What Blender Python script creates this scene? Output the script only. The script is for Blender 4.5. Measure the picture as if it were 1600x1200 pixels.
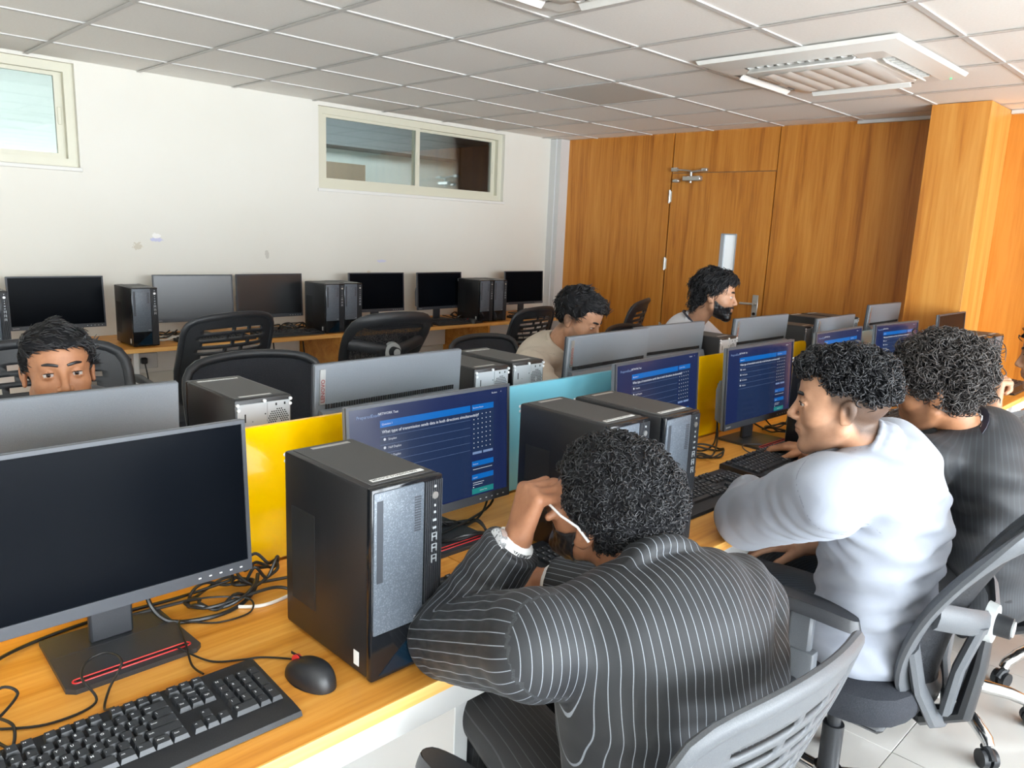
import bpy, bmesh, math, random
import numpy as np
from mathutils import Vector, Matrix, Euler

for o in list(bpy.data.objects):
    bpy.data.objects.remove(o, do_unlink=True)
SC = bpy.context.scene
COL = SC.collection
PI = math.pi

# ------------------------------------------------------------------ camera
YAW, PIT, ROL, FPX = 0.7882, -0.1973, 0.0417, 1206.1
fw = Vector((math.sin(YAW)*math.cos(PIT), math.cos(YAW)*math.cos(PIT), math.sin(PIT)))
rt0 = Vector((math.cos(YAW), -math.sin(YAW), 0)); up0 = rt0.cross(fw)
rt = rt0*math.cos(ROL)+up0*math.sin(ROL); up = -rt0*math.sin(ROL)+up0*math.cos(ROL)
cam_d = bpy.data.cameras.new('camera'); cam = bpy.data.objects.new('camera', cam_d); COL.objects.link(cam)
cam_d.sensor_width = 36.0; cam_d.lens = FPX/1600*36.0; cam_d.clip_start = 0.02
mw = Matrix((rt, up, -fw)).transposed().to_4x4(); mw.translation = Vector((0, 0, 1.5))
cam.matrix_world = mw
SC.camera = cam

# ------------------------------------------------------------------ world, daylight through the windows
W = bpy.data.worlds.new('sky'); SC.world = W; W.use_nodes = True
bg = W.node_tree.nodes['Background']; bg.inputs[0].default_value = (0.86, 0.935, 1.0, 1); bg.inputs[1].default_value = 22.5
WINDOWS = [(-3.0, -1.35), (-1.29, 0.36), (0.42, 2.07), (2.13, 3.78), (3.84, 4.60)]   # openings (x) in the window wall behind the camera
WIN_Z = (0.20, 2.30); YF = -3.6
for (a, b) in WINDOWS:
    ld = bpy.data.lights.new('window_portal', 'AREA'); ld.shape = 'RECTANGLE'; ld.size = b-a; ld.size_y = WIN_Z[1]-WIN_Z[0]
    ld.cycles.is_portal = True
    lo = bpy.data.objects.new('window_portal', ld); COL.objects.link(lo)
    lo.location = ((a+b)/2, YF-0.16, sum(WIN_Z)/2); lo.rotation_euler = (PI/2, 0, 0)
SC.view_settings.view_transform = 'Standard'; SC.view_settings.look = 'None'
SC.view_settings.exposure = -0.14; SC.view_settings.gamma = 1.0; SC.view_settings.use_curve_mapping = False
SC.cycles.max_bounces = 8; SC.cycles.diffuse_bounces = 6; SC.cycles.glossy_bounces = 4; SC.cycles.transmission_bounces = 6
SC.cycles.caustics_reflective = False; SC.cycles.caustics_refractive = False; SC.cycles.sample_clamp_indirect = 8.0; SC.cycles.adaptive_threshold = 0.04

# ------------------------------------------------------------------ materials
def lin(c): return tuple(((v/255)/12.92 if v/255 <= 0.04045 else ((v/255+0.055)/1.055)**2.4) for v in c)
def mat(name, col, rough=0.5, metal=0.0, spec=0.5, emit=None, es=1.0, sheen=0.0, coat=0.0):
    m = bpy.data.materials.new(name); m.use_nodes = True
    b = m.node_tree.nodes['Principled BSDF']
    b.inputs['Base Color'].default_value = (*col, 1); b.inputs['Roughness'].default_value = rough
    b.inputs['Metallic'].default_value = metal; b.inputs['Specular IOR Level'].default_value = spec
    b.inputs['Sheen Weight'].default_value = sheen; b.inputs['Coat Weight'].default_value = coat
    if emit: b.inputs['Emission Color'].default_value = (*emit, 1); b.inputs['Emission Strength'].default_value = es
    return m
class NT:
    def __init__(s, m): s.m = m; s.t = m.node_tree; s.b = s.t.nodes['Principled BSDF']
    def n(s, typ, **kw):
        nd = s.t.nodes.new(typ)
        for k, v in kw.items():
            if k.startswith('i_'):
                key = k[2:]; nd.inputs[int(key) if key.isdigit() else key.replace('_', ' ')].default_value = v
            else: setattr(nd, k, v)
        return nd
    def l(s, a, b): s.t.links.new(a, b)
    def coord(s, scale=(1, 1, 1), kind='Object', rot=(0, 0, 0)):
        c = s.n('ShaderNodeTexCoord'); mp = s.n('ShaderNodeMapping'); mp.inputs['Scale'].default_value = scale; mp.inputs['Rotation'].default_value = rot
        s.l(c.outputs[kind], mp.inputs[0]); return mp.outputs[0]
    def noise(s, vec, scale, detail=4, rough=0.5, dist=0.0):
        nd = s.n('ShaderNodeTexNoise'); s.l(vec, nd.inputs['Vector']); nd.inputs['Scale'].default_value = scale
        nd.inputs['Detail'].default_value = detail; nd.inputs['Roughness'].default_value = rough; nd.inputs['Distortion'].default_value = dist
        return nd.outputs['Fac']
    def ramp(s, fac, stops):
        r = s.n('ShaderNodeValToRGB'); e = r.color_ramp.elements
        while len(e) < len(stops): e.new(0.5)
        for k, (p, c) in enumerate(stops): e[k].position = p; e[k].color = (*c, 1)
        s.l(fac, r.inputs[0]); return r.outputs[0]
    def mix(s, fac, a, b):
        nd = s.n('ShaderNodeMix', data_type='RGBA')
        for sock, v in ((nd.inputs[0], fac), (nd.inputs[6], a), (nd.inputs[7], b)):
            if isinstance(v, (int, float)): sock.default_value = v
            elif isinstance(v, tuple): sock.default_value = (*v, 1)
            else: s.l(v, sock)
        return nd.outputs[2]
    def math(s, op, a, b=None, c=None, clamp=False):
        nd = s.n('ShaderNodeMath', operation=op); nd.use_clamp = clamp
        for i, v in enumerate((a, b, c)):
            if v is None: continue
            if isinstance(v, (int, float)): nd.inputs[i].default_value = v
            else: s.l(v, nd.inputs[i])
        return nd.outputs[0]
    def attr(s, name): return s.n('ShaderNodeAttribute', attribute_name=name).outputs['Fac']
    def col(s, c): s.l(c, s.b.inputs['Base Color'])
    def bump(s, h, strength=0.2, dist=0.01):
        nd = s.n('ShaderNodeBump'); nd.inputs['Strength'].default_value = strength; nd.inputs['Distance'].default_value = dist
        s.l(h, nd.inputs['Height']); s.l(nd.outputs[0], s.b.inputs['Normal'])

def wood(name, axis, c1, c2, c3, rough=0.4, s=1.0, coat=0.0):
    """axis: the direction of the grain (0 x, 1 y, 2 z), world-sized through object coordinates"""
    m = mat(name, c1, rough, coat=coat); t = NT(m)
    sc = [14*s, 14*s, 14*s]; sc[axis] = 0.75*s
    rnd = t.n('ShaderNodeObjectInfo').outputs['Random']
    v = t.coord(tuple(sc)); add = t.n('ShaderNodeVectorMath', operation='ADD'); t.l(v, add.inputs[0])
    sx = t.n('ShaderNodeCombineXYZ'); t.l(t.math('MULTIPLY', rnd, 37.0), sx.inputs[0]); t.l(t.math('MULTIPLY', rnd, 17.0), sx.inputs[2]); t.l(sx.outputs[0], add.inputs[1])
    v = add.outputs[0]
    g1 = t.noise(v, 1.0, 6, 0.6, 0.6); g2 = t.noise(v, 6.0, 3, 0.5, 0.2)
    f = t.math('ADD', t.math('MULTIPLY', g1, 0.75), t.math('MULTIPLY', g2, 0.25))
    c = t.ramp(f, [(0.34, c3), (0.47, c1), (0.62, c2)])
    t.col(c); t.bump(g2, 0.06, 0.003); return m
def speckle(name, c1, c2, scale, rough, bump=0.0, lo=0.45, hi=0.62, metal=0.0):
    m = mat(name, c1, rough, metal); t = NT(m); v = t.coord(); f = t.noise(v, scale, 3, 0.6)
    t.col(t.ramp(f, [(lo, c1), (hi, c2)]))
    if bump: t.bump(f, bump, 0.002)
    return m

M = {}
M['desk'] = wood('desk_oak', 0, lin((216, 146, 58)), lin((232, 170, 84)), lin((188, 116, 38)), 0.38)
M['desk_edge'] = wood('desk_edge_band', 0, lin((226, 170, 92)), lin((238, 192, 120)), lin((196, 132, 60)), 0.45)
M['wallwood'] = wood('wall_oak_veneer', 2, lin((192, 122, 40)), lin((206, 140, 58)), lin((158, 92, 24)), 0.42, 0.8)
M['colwood'] = wood('column_oak_veneer', 2, lin((200, 132, 52)), lin((212, 150, 70)), lin((176, 108, 38)), 0.42, 0.7)
M['colwood_side'] = wood('column_side_veneer', 2, lin((204, 142, 62)), lin((214, 158, 80)), lin((184, 120, 46)), 0.42, 0.7)  # same oak as the column front, toned slightly lighter
M['white'] = mat('white_laminate', (0.62, 0.63, 0.625), 0.45)
M['offwhite_plastic'] = mat('offwhite_plastic', (0.82, 0.81, 0.77), 0.4)
M['shade_white'] = mat('cream_aluminium', (0.66, 0.64, 0.52), 0.4)
M['black'] = speckle('black_plastic', (0.012, 0.013, 0.015), (0.022, 0.023, 0.026), 900, 0.42, 0.05)
M['black_gloss'] = mat('black_gloss_plastic', (0.008, 0.009, 0.011), 0.12)
M['black_case'] = speckle('black_case_metal', (0.010, 0.010, 0.011), (0.016, 0.016, 0.017), 700, 0.36, 0.03)
M['charcoal'] = speckle('charcoal_plastic', (0.030, 0.032, 0.037), (0.042, 0.045, 0.051), 800, 0.42, 0.05)
M['grey_bezel'] = mat('grey_bezel', (0.045, 0.050, 0.060), 0.45)
M['case_top'] = speckle('case_top_grey', (0.045, 0.045, 0.045), (0.06, 0.06, 0.058), 900, 0.5, 0.06)
M['case_front'] = speckle('case_front_speckled', (0.085, 0.102, 0.125), (0.19, 0.215, 0.25), 420, 0.38, 0.15, 0.5, 0.72)
M['monitor_back'] = speckle('monitor_back_grey', (0.135, 0.15, 0.17), (0.155, 0.17, 0.19), 700, 0.42, 0.05)
M['screen_off'] = mat('screen_off', (0.003, 0.004, 0.006), 0.22, spec=0.035)
M['screen_matte'] = mat('screen_off_matte', (0.006, 0.007, 0.009), 0.30, spec=0.9)
M['red'] = mat('red_plastic', (0.62, 0.03, 0.03), 0.35)
M['steel'] = mat('galvanised_steel', (0.46, 0.49, 0.52), 0.42, 0.25)
M['chrome'] = mat('chrome', (0.80, 0.80, 0.80), 0.12, 1.0)
M['nickel'] = mat('brushed_nickel', (0.62, 0.62, 0.60), 0.35, 0.9)
M['dark_hole'] = mat('dark_opening', (0.006, 0.006, 0.007), 0.8)
M['mark'] = mat('white_print', (0.72, 0.74, 0.76), 0.6)
M['sticker'] = mat('white_sticker', (0.75, 0.75, 0.73), 0.6)
M['ink'] = mat('dark_ink', (0.05, 0.05, 0.05), 0.6)
M['redink'] = mat('red_brown_ink', (0.22, 0.04, 0.04), 0.6)
M['blue_sticker'] = mat('blue_sticker', (0.02, 0.16, 0.55), 0.4)
M['cable'] = mat('black_cable', (0.012, 0.012, 0.012), 0.38)
M['cable_white'] = mat('white_cable', (0.70, 0.69, 0.65), 0.45)
M['key'] = speckle('keycap_black', (0.016, 0.018, 0.021), (0.024, 0.026, 0.030), 900, 0.40, 0.04)
M['fabric'] = speckle('black_seat_fabric', (0.010, 0.012, 0.018), (0.022, 0.025, 0.033), 500, 0.85, 0.3)
M['chair_grey'] = speckle('grey_chair_plastic', (0.075, 0.082, 0.092), (0.095, 0.102, 0.112), 600, 0.45, 0.05)
M['chair_black'] = speckle('black_chair_plastic', (0.012, 0.014, 0.017), (0.020, 0.022, 0.026), 600, 0.45, 0.05)
M['chair_knob'] = mat('pale_knob_plastic', (0.42, 0.44, 0.44), 0.4)

def acrylic(name, col, dark):
    m = mat(name, col, 0.10); t = NT(m)
    t.b.inputs['Coat Weight'].default_value = 0.5; t.b.inputs['Coat Roughness'].default_value = 0.04
    tl = t.n('ShaderNodeBsdfTranslucent'); tl.inputs[0].default_value = (*col, 1)
    mx = t.n('ShaderNodeMixShader'); mx.inputs[0].default_value = 0.35
    out = t.t.nodes['Material Output']; t.l(t.b.outputs[0], mx.inputs[1]); t.l(tl.outputs[0], mx.inputs[2]); t.l(mx.outputs[0], out.inputs[0]); return m
M['yellow'] = acrylic('yellow_acrylic', lin((255, 214, 0)), 0)
M['cyan'] = acrylic('cyan_acrylic', lin((140, 214, 232)), 0)

def glass(name, tint=(0.86, 0.92, 0.90)):
    m = bpy.data.materials.new(name); m.use_nodes = True; t = m.node_tree; t.nodes.remove(t.nodes['Principled BSDF'])
    tr = t.nodes.new('ShaderNodeBsdfTransparent'); tr.inputs[0].default_value = (*tint, 1)
    gl = t.nodes.new('ShaderNodeBsdfGlossy'); gl.inputs['Roughness'].default_value = 0.02
    fr = t.nodes.new('ShaderNodeFresnel'); fr.inputs[0].default_value = 1.52
    k = t.nodes.new('ShaderNodeMath'); k.operation = 'MULTIPLY'; k.inputs[1].default_value = 1.8; t.links.new(fr.outputs[0], k.inputs[0])
    mx = t.nodes.new('ShaderNodeMixShader'); t.links.new(k.outputs[0], mx.inputs[0]); t.links.new(tr.outputs[0], mx.inputs[1]); t.links.new(gl.outputs[0], mx.inputs[2])
    t.links.new(mx.outputs[0], t.nodes['Material Output'].inputs[0]); return m
M['glass'] = glass('window_glass')

def netting(name, col, cover=0.6, scale=420):
    m = bpy.data.materials.new(name); m.use_nodes = True; t = NT(m)
    t.b.inputs['Base Color'].default_value = (*col, 1); t.b.inputs['Roughness'].default_value = 0.7
    v = t.coord((scale, scale, scale)); vo = t.n('ShaderNodeTexVoronoi'); vo.inputs['Scale'].default_value = 1.0; t.l(v, vo.inputs['Vector'])
    f = t.math('GREATER_THAN', vo.outputs['Distance'], 1-cover)
    tr = t.n('ShaderNodeBsdfTransparent'); mx = t.n('ShaderNodeMixShader'); t.l(f, mx.inputs[0]); t.l(tr.outputs[0], mx.inputs[1]); t.l(t.b.outputs[0], mx.inputs[2])
    t.l(mx.outputs[0], t.t.nodes['Material Output'].inputs[0]); return m
M['net'] = netting('chair_netting', (0.010, 0.012, 0.016), 0.72)

m = mat('perforated_case', (0.02, 0.02, 0.022), 0.45); t = NT(m)
vo = t.n('ShaderNodeTexVoronoi'); vo.inputs['Scale'].default_value = 480; vo.inputs['Randomness'].default_value = 0.15; t.l(t.coord(), vo.inputs['Vector'])
t.col(t.ramp(vo.outputs['Distance'], [(0.30, (0.003, 0.003, 0.003)), (0.60, (0.026, 0.028, 0.030))])); M['perf'] = m

m = mat('white_wall_paint', (0.84, 0.83, 0.79), 0.75); t = NT(m)
f = t.noise(t.coord(), 1.1, 4, 0.6); f2 = t.noise(t.coord(), 60, 3, 0.5)
base = t.ramp(f, [(0.3, (0.735, 0.715, 0.645)), (0.7, (0.765, 0.75, 0.69))])
pos = t.coord()
def wall_stain(base, x, z, rx, rz, col):
    sp = t.n('ShaderNodeSeparateXYZ'); t.l(pos, sp.inputs[0])
    dx = t.math('DIVIDE', t.math('SUBTRACT', sp.outputs[0], x), rx); dz = t.math('DIVIDE', t.math('SUBTRACT', sp.outputs[2], z), rz)
    d = t.math('ADD', t.math('MULTIPLY', dx, dx), t.math('MULTIPLY', dz, dz))
    d = t.math('ADD', d, t.math('MULTIPLY', t.math('SUBTRACT', t.noise(pos, 55, 3, 0.7), 0.5), 3.0))
    return t.mix(t.math('LESS_THAN', d, 0.7), base, col)
for st in ((1.92, 1.345, .05, .016, (0.55, 0.56, 0.74)), (1.92, 1.37, .03, .02, (0.88, 0.87, 0.84)), (1.80, 1.30, .035, .03, (0.62, 0.58, 0.48)), (2.68, 1.26, .02, .035, (0.58, 0.56, 0.50)), (3.66, 1.21, .05, .012, (0.66, 0.66, 0.80)), (3.54, 1.12, .02, .02, (0.66, 0.60, 0.48)), (5.28, 1.10, .05, .012, (0.68, 0.66, 0.60))):
    base = wall_stain(base, *st)
t.col(base); t.bump(f2, 0.03, 0.002); M['wall'] = m
M['wall_plain'] = mat('cream_wall_paint', (0.76, 0.75, 0.71), 0.75)
M['ceil_tile'] = speckle('mineral_tile', (0.88, 0.865, 0.825), (0.91, 0.895, 0.86), 90, 0.9, 0.06, 0.35, 0.65)
M['tbar'] = mat('white_tbar', (0.62, 0.61, 0.59), 0.55)
M['ceil_void'] = mat('ceiling_slab', (0.10, 0.10, 0.10), 0.9)
M['floor_tile'] = speckle('floor_vitrified_tile', (0.55, 0.535, 0.51), (0.60, 0.585, 0.56), 3, 0.22, 0.0, 0.35, 0.65)
M['grout'] = mat('floor_grout', (0.22, 0.20, 0.18), 0.9)
M['diffuser'] = mat('opal_diffuser_off', (0.62, 0.61, 0.57), 0.55)
M['room_grey'] = mat('corridor_paint', (0.60, 0.61, 0.58), 0.8)
M['room_brown'] = mat('corridor_brown_door', (0.30, 0.22, 0.16), 0.6)
M['room_dark'] = mat('corridor_dark_shelf', (0.16, 0.17, 0.18), 0.7)

# ------------------------------------------------------------------ mesh helpers
def rotm(rx=0, ry=0, rz=0): return Euler((rx, ry, rz)).to_matrix().to_4x4()
class MB:
    def __init__(s): s.v = []; s.f = []; s.mi = []; s.cur = 0
    def add(s, vs, fs, T=None):
        n = len(s.v)
        s.v += [tuple(T @ Vector(v)) if T is not None else tuple(v) for v in vs]
        s.f += [tuple(i+n for i in f) for f in fs]; s.mi += [s.cur]*len(fs); return s
    def bm(s, b, T=None):
        b.verts.ensure_lookup_table(); b.verts.index_update()
        s.add([v.co.copy() for v in b.verts], [[v.index for v in f.verts] for f in b.faces], T); b.free(); return s
    def box(s, x0, x1, y0, y1, z0, z1, bev=0.0, seg=1, T=None):
        if bev <= 0:
            return s.add([(x0, y0, z0), (x1, y0, z0), (x1, y1, z0), (x0, y1, z0), (x0, y0, z1), (x1, y0, z1), (x1, y1, z1), (x0, y1, z1)],
                         [(3, 2, 1, 0), (4, 5, 6, 7), (0, 1, 5, 4), (1, 2, 6, 5), (2, 3, 7, 6), (3, 0, 4, 7)], T)
        b = bmesh.new(); bmesh.ops.create_cube(b, size=1.0)
        for v in b.verts: v.co = Vector(((x0+x1)/2+v.co.x*(x1-x0), (y0+y1)/2+v.co.y*(y1-y0), (z0+z1)/2+v.co.z*(z1-z0)))
        bmesh.ops.bevel(b, geom=b.edges[:], offset=bev, segments=seg, profile=0.5, affect='EDGES')
        return s.bm(b, T)
    def cyl(s, p0, p1, r0, r1=None, n=14, cap=True, T=None):
        r1 = r0 if r1 is None else r1; p0 = Vector(p0); p1 = Vector(p1); d = (p1-p0).normalized()
        a = d.orthogonal().normalized(); c = d.cross(a)
        vs = [p0+(a*math.cos(2*PI*k/n)+c*math.sin(2*PI*k/n))*r0 for k in range(n)]+[p1+(a*math.cos(2*PI*k/n)+c*math.sin(2*PI*k/n))*r1 for k in range(n)]
        fs = [(k, (k+1) % n, n+(k+1) % n, n+k) for k in range(n)]
        if cap: fs += [tuple(range(n-1, -1, -1)), tuple(range(n, 2*n))]
        return s.add(vs, fs, T)
    def tube(s, pts, r, n=6, closed=False, T=None, ry=None, upv=None):
        """swept tube; r may be a list; ry an optional second half-width (flat section)"""
        P = [Vector(p) for p in pts]; N = len(P); rs = r if isinstance(r, (list, tuple)) else [r]*N
        vs = []; a = None
        for k in range(N):
            if closed: d = P[(k+1) % N]-P[k-1]
            else: d = P[min(k+1, N-1)]-P[max(k-1, 0)]
            if d.length < 1e-9: d = Vector((0, 0, 1))
            d.normalize()
            if upv is not None: a = Vector(upv)-d*Vector(upv).dot(d)
            else: a = (a-d*a.dot(d)) if a is not None else d.orthogonal()
            if a.length < 1e-6: a = d.orthogonal()
            a = a.normalized(); c = d.cross(a)
            q = ry if ry is not None else rs[k]
            for j in range(n):
                th = 2*PI*j/n; vs.append(P[k]+a*math.cos(th)*rs[k]+c*math.sin(th)*q)
        fs = []
        for k in range(N if closed else N-1):
            k2 = (k+1) % N
            for j in range(n): j2 = (j+1) % n; fs.append((k*n+j, k*n+j2, k2*n+j2, k2*n+j))
        if not closed: fs += [tuple(range(n-1, -1, -1)), tuple((N-1)*n+j for j in range(n))]
        return s.add(vs, fs, T)
    def prism(s, poly, a, b, plane='xy', T=None):
        n = len(poly)
        f = {'xy': lambda u, v, w: (u, v, w), 'xz': lambda u, v, w: (u, w, v), 'yz': lambda u, v, w: (w, u, v)}[plane]
        vs = [f(u, v, a) for u, v in poly]+[f(u, v, b) for u, v in poly]
        return s.add(vs, [tuple(range(n-1, -1, -1)), tuple(range(n, 2*n))]+[(k, (k+1) % n, n+(k+1) % n, n+k) for k in range(n)], T)
    def lathe(s, prof, n=20, T=None):
        vs = [(r*math.cos(2*PI*k/n), r*math.sin(2*PI*k/n), z) for (r, z) in prof for k in range(n)]
        fs = [(i*n+k, i*n+(k+1) % n, (i+1)*n+(k+1) % n, (i+1)*n+k) for i in range(len(prof)-1) for k in range(n)]
        fs += [tuple(range(n-1, -1, -1)), tuple((len(prof)-1)*n+k for k in range(n))]
        return s.add(vs, fs, T)
    def grid(s, fn, nu, nv, skip=None, T=None):
        vs = [fn(i/nu, j/nv) for j in range(nv+1) for i in range(nu+1)]
        fs = [(j*(nu+1)+i, j*(nu+1)+i+1, (j+1)*(nu+1)+i+1, (j+1)*(nu+1)+i) for j in range(nv) for i in range(nu) if not (skip and skip(i, j))]
        return s.add(vs, fs, T)
    def quad(s, x0, x1, z0, z1, y, T=None): return s.add([(x0, y, z0), (x1, y, z0), (x1, y, z1), (x0, y, z1)], [(0, 1, 2, 3)], T)
    def mesh(s, name, mats, smooth=True):
        me = bpy.data.meshes.new(name); me.from_pydata(s.v, [], s.f)
        for mm in (mats if isinstance(mats, (list, tuple)) else [mats]): me.materials.append(M[mm] if isinstance(mm, str) else mm)
        me.polygons.foreach_set('material_index', s.mi)
        if smooth: me.shade_smooth(); me.set_sharp_from_angle(angle=math.radians(38))
        me.update(); return me
    def build(s, name, mats, parent=None, smooth=True, label=None):
        return link(name, s.mesh(name, mats, smooth), parent, label)
def link(name, me, parent=None, label=None):
    o = bpy.data.objects.new(name, me); COL.objects.link(o)
    if parent is not None: o.parent = parent
    if label: o['label'] = label
    return o
def tag(o, label, cat, group=None):
    o['label'] = label; o['category'] = cat
    if group: o['group'] = group
    return o
def thing(name, label, cat, loc=(0, 0, 0), rz=0.0, group=None):
    o = bpy.data.objects.new(name, None); COL.objects.link(o); o.location = loc; o.rotation_euler = (0, 0, rz); o.empty_display_size = 0.05
    return tag(o, label, cat, group)
def struct(o): o['kind'] = 'structure'; return o
KIDS = {}
def kids(o): return [c for c in bpy.data.objects if c.parent is o]
def tree(o): return (o, [tree(c) for c in kids(o)])
def dup(tr, parent=None, skip=()):
    o, ch = tr; c = o.copy(); COL.objects.link(c); c.parent = parent
    for k in ch:
        if k[0].name.split('.')[0] not in skip: dup(k, c, skip)
    return c
def place(tr, first, label, loc, rz, group=None, skip=()):
    """the first call moves the pattern itself, later calls place copies with their parts"""
    o = tr[0] if first else dup(tr, None, skip)
    o.location = loc; o.rotation_euler = (0, 0, rz); o['label'] = label
    if group: o['group'] = group
    return o
_tx = {}
def text(mb, s, size, T, bold=0.0, align='LEFT'):
    k = (s, bold, align)
    if k not in _tx:
        cu = bpy.data.curves.new('t', 'FONT'); cu.body = s; cu.size = 1.0; cu.offset = bold; cu.align_x = align; cu.resolution_u = 2
        ob = bpy.data.objects.new('t', cu); me = ob.to_mesh()
        _tx[k] = ([v.co.copy() for v in me.vertices], [tuple(p.vertices) for p in me.polygons])
        ob.to_mesh_clear(); bpy.data.objects.remove(ob); bpy.data.curves.remove(cu)
    vs, fs = _tx[k]; mb.add([v*size for v in vs], fs, T); return mb
def wall_xz(x, y, z, rz=0.0): return Matrix.Translation((x, y, z)) @ rotm(0, 0, rz) @ rotm(PI/2, 0, 0)     # text upright, facing -Y
# ------------------------------------------------------------------ the room
XL, XR, YB, H = -3.2, 5.72, 5.171, 2.349
# floor: a grout bed and single tiles
fl = struct(MB().box(XL, XR, YF, YB, -0.10, -0.012).build('floor', 'grout'))
TS = 0.8
tile_me = {}
x = XL
ft0x, ft0y = 2.315-TS*7, 0.62-TS*4
def clip_tile(x0, x1, y0, y1, z0, z1, matn, name, parent, gap, bev):
    k = (name, round(x1-x0, 3), round(y1-y0, 3))
    if k not in tile_me: tile_me[k] = MB().box(-(x1-x0)/2+gap, (x1-x0)/2-gap, -(y1-y0)/2+gap, (y1-y0)/2-gap, 0, z1-z0, bev).mesh(name, matn)
    o = link(name, tile_me[k], parent); o.location = ((x0+x1)/2, (y0+y1)/2, z0); return o
for i in range(13):
    for j in range(12):
        x0, x1 = max(XL, ft0x+TS*i), min(XR, ft0x+TS*(i+1)); y0, y1 = max(YF, ft0y+TS*j), min(YB, ft0y+TS*(j+1))
        if x1-x0 > .05 and y1-y0 > .05: clip_tile(x0, x1, y0, y1, -0.012, 0.0, 'floor_tile', 'floor_tile', fl, 0.0012, 0.0008)
# ceiling: slab, T-bar grid and single mineral tiles
ce = struct(MB().box(XL, XR, YF, YB+0.0, H+0.05, H+0.12).build('ceiling', 'ceil_void'))
CX0, CY0 = 1.261, 4.722
xs = [CX0+.6*i for i in range(-8, 9) if XL+.03 < CX0+.6*i < XR-.03]; ys = [CY0-.6*j for j in range(-1, 13) if YF+.03 < CY0-.6*j < YB-.03]
ys = sorted(ys)
for yy in ys: MB().box(XL, XR, yy-.012, yy+.012, H-.002, H+.004).box(XL, XR, yy-.0015, yy+.0015, H+.004, H+.04).build('ceiling_bar', 'tbar', ce)
for xx in xs: MB().box(xx-.012, xx+.012, YF, YB, H-.0035, H-.002).build('ceiling_bar', 'tbar', ce)
gx = [XL]+xs+[XR]; gy = [YF]+ys+[YB]
random.seed(4)
AC1 = (3.92, 1.775); AC2 = (1.90, 1.72)
for i in range(len(gx)-1):
    for j in range(len(gy)-1):
        cx, cy = (gx[i]+gx[i+1])/2, (gy[j]+gy[j+1])/2
        if abs(cx-3.96) < .2 and abs(cy-3.22) < .2: continue
        tl = clip_tile(gx[i], gx[i+1], gy[j], gy[j+1], H+.004, H+.018, 'ceil_tile', 'ceiling_tile', ce, 0.004, 0)
        tl.rotation_euler = (random.uniform(-.002, .002), random.uniform(-.002, .002), 0)
t0 = thing('ceiling_light', 'square ceiling light panel, switched off and darker than the tiles, beside the wood wall', 'ceiling light', (3.961, 3.222, H))
MB().box(-.285, .285, -.285, .285, -.001, .014).build('diffuser', 'diffuser', t0)
f = MB()
for a in (-1, 1): f.box(a*.297-.006 if a > 0 else a*.297-.004, a*.297+.004 if a > 0 else a*.297+.006, -.297, .297, -.004, .014); f.box(-.297, .297, a*.297-.005, a*.297+.005, -.004, .014)
f.build('frame', 'tbar', t0)

# back wall with two window openings
WA = [(-0.36, 1.503, 1.752, 2.335), (3.10, 4.985, 1.742, 2.325)]
wb = MB(); th = 0.16
cols = [XL-.1, WA[0][0], WA[0][1], WA[1][0], WA[1][1], XR+.1]
for k in range(5):
    a, b = cols[k], cols[k+1]
    if k in (1, 3):
        w = WA[0] if k == 1 else WA[1]
        wb.box(a, b, YB, YB+th, 0, w[2]); wb.box(a, b, YB, YB+th, w[3], H+.12)
    else: wb.box(a, b, YB, YB+th, 0, H+.12)
struct(wb.build('wall_back', 'wall', smooth=False))
def window(name, x0, x1, z0, z1):
    r = thing(name, 'x', 'x'); del r['label']; del r['category']; struct(r)
    f = MB(); d0, d1 = YB+.035, YB+.105; w = .05
    f.box(x0, x1, d0, d1, z0, z0+w); f.box(x0, x1, d0, d1, z1-w, z1); f.box(x0, x0+w, d0, d1, z0+w, z1-w); f.box(x1-w, x1, d0, d1, z0+w, z1-w)
    f.build('window_frame', 'shade_white', r)
    xm = (x0+x1)/2
    for (a, b, yy) in ((x0+w, xm+.022, d0+.012), (xm-.022, x1-w, d0+.040)):
        s = MB(); e = .042
        s.box(a, b, yy, yy+.022, z0+w, z0+w+e*.7); s.box(a, b, yy, yy+.022, z1-w-e*.5, z1-w); s.box(a, a+e, yy, yy+.022, z0+w+e*.7, z1-w-e*.5); s.box(b-e, b, yy, yy+.022, z0+w+e*.7, z1-w-e*.5)
        so = s.build('window_sash', 'shade_white', r)
        MB().box(a+e-.004, b-e+.004, yy+.008, yy+.014, z0+w+e*.7-.004, z1-w-e*.5+.004).build('pane', 'glass', so)
        MB().box(b-e+.008, b-e+.03, yy-.008, yy, (z0+z1)/2-.05, (z0+z1)/2+.05, .004).build('latch', 'shade_white', so)
    MB().box(x0-.01, x1+.01, YB-.012, YB+.04, z0-.022, z0+.002, .003).build('window_sill', 'wall_plain', r)
window('window_1', *WA[0]); window('window_2', *WA[1])
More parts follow.
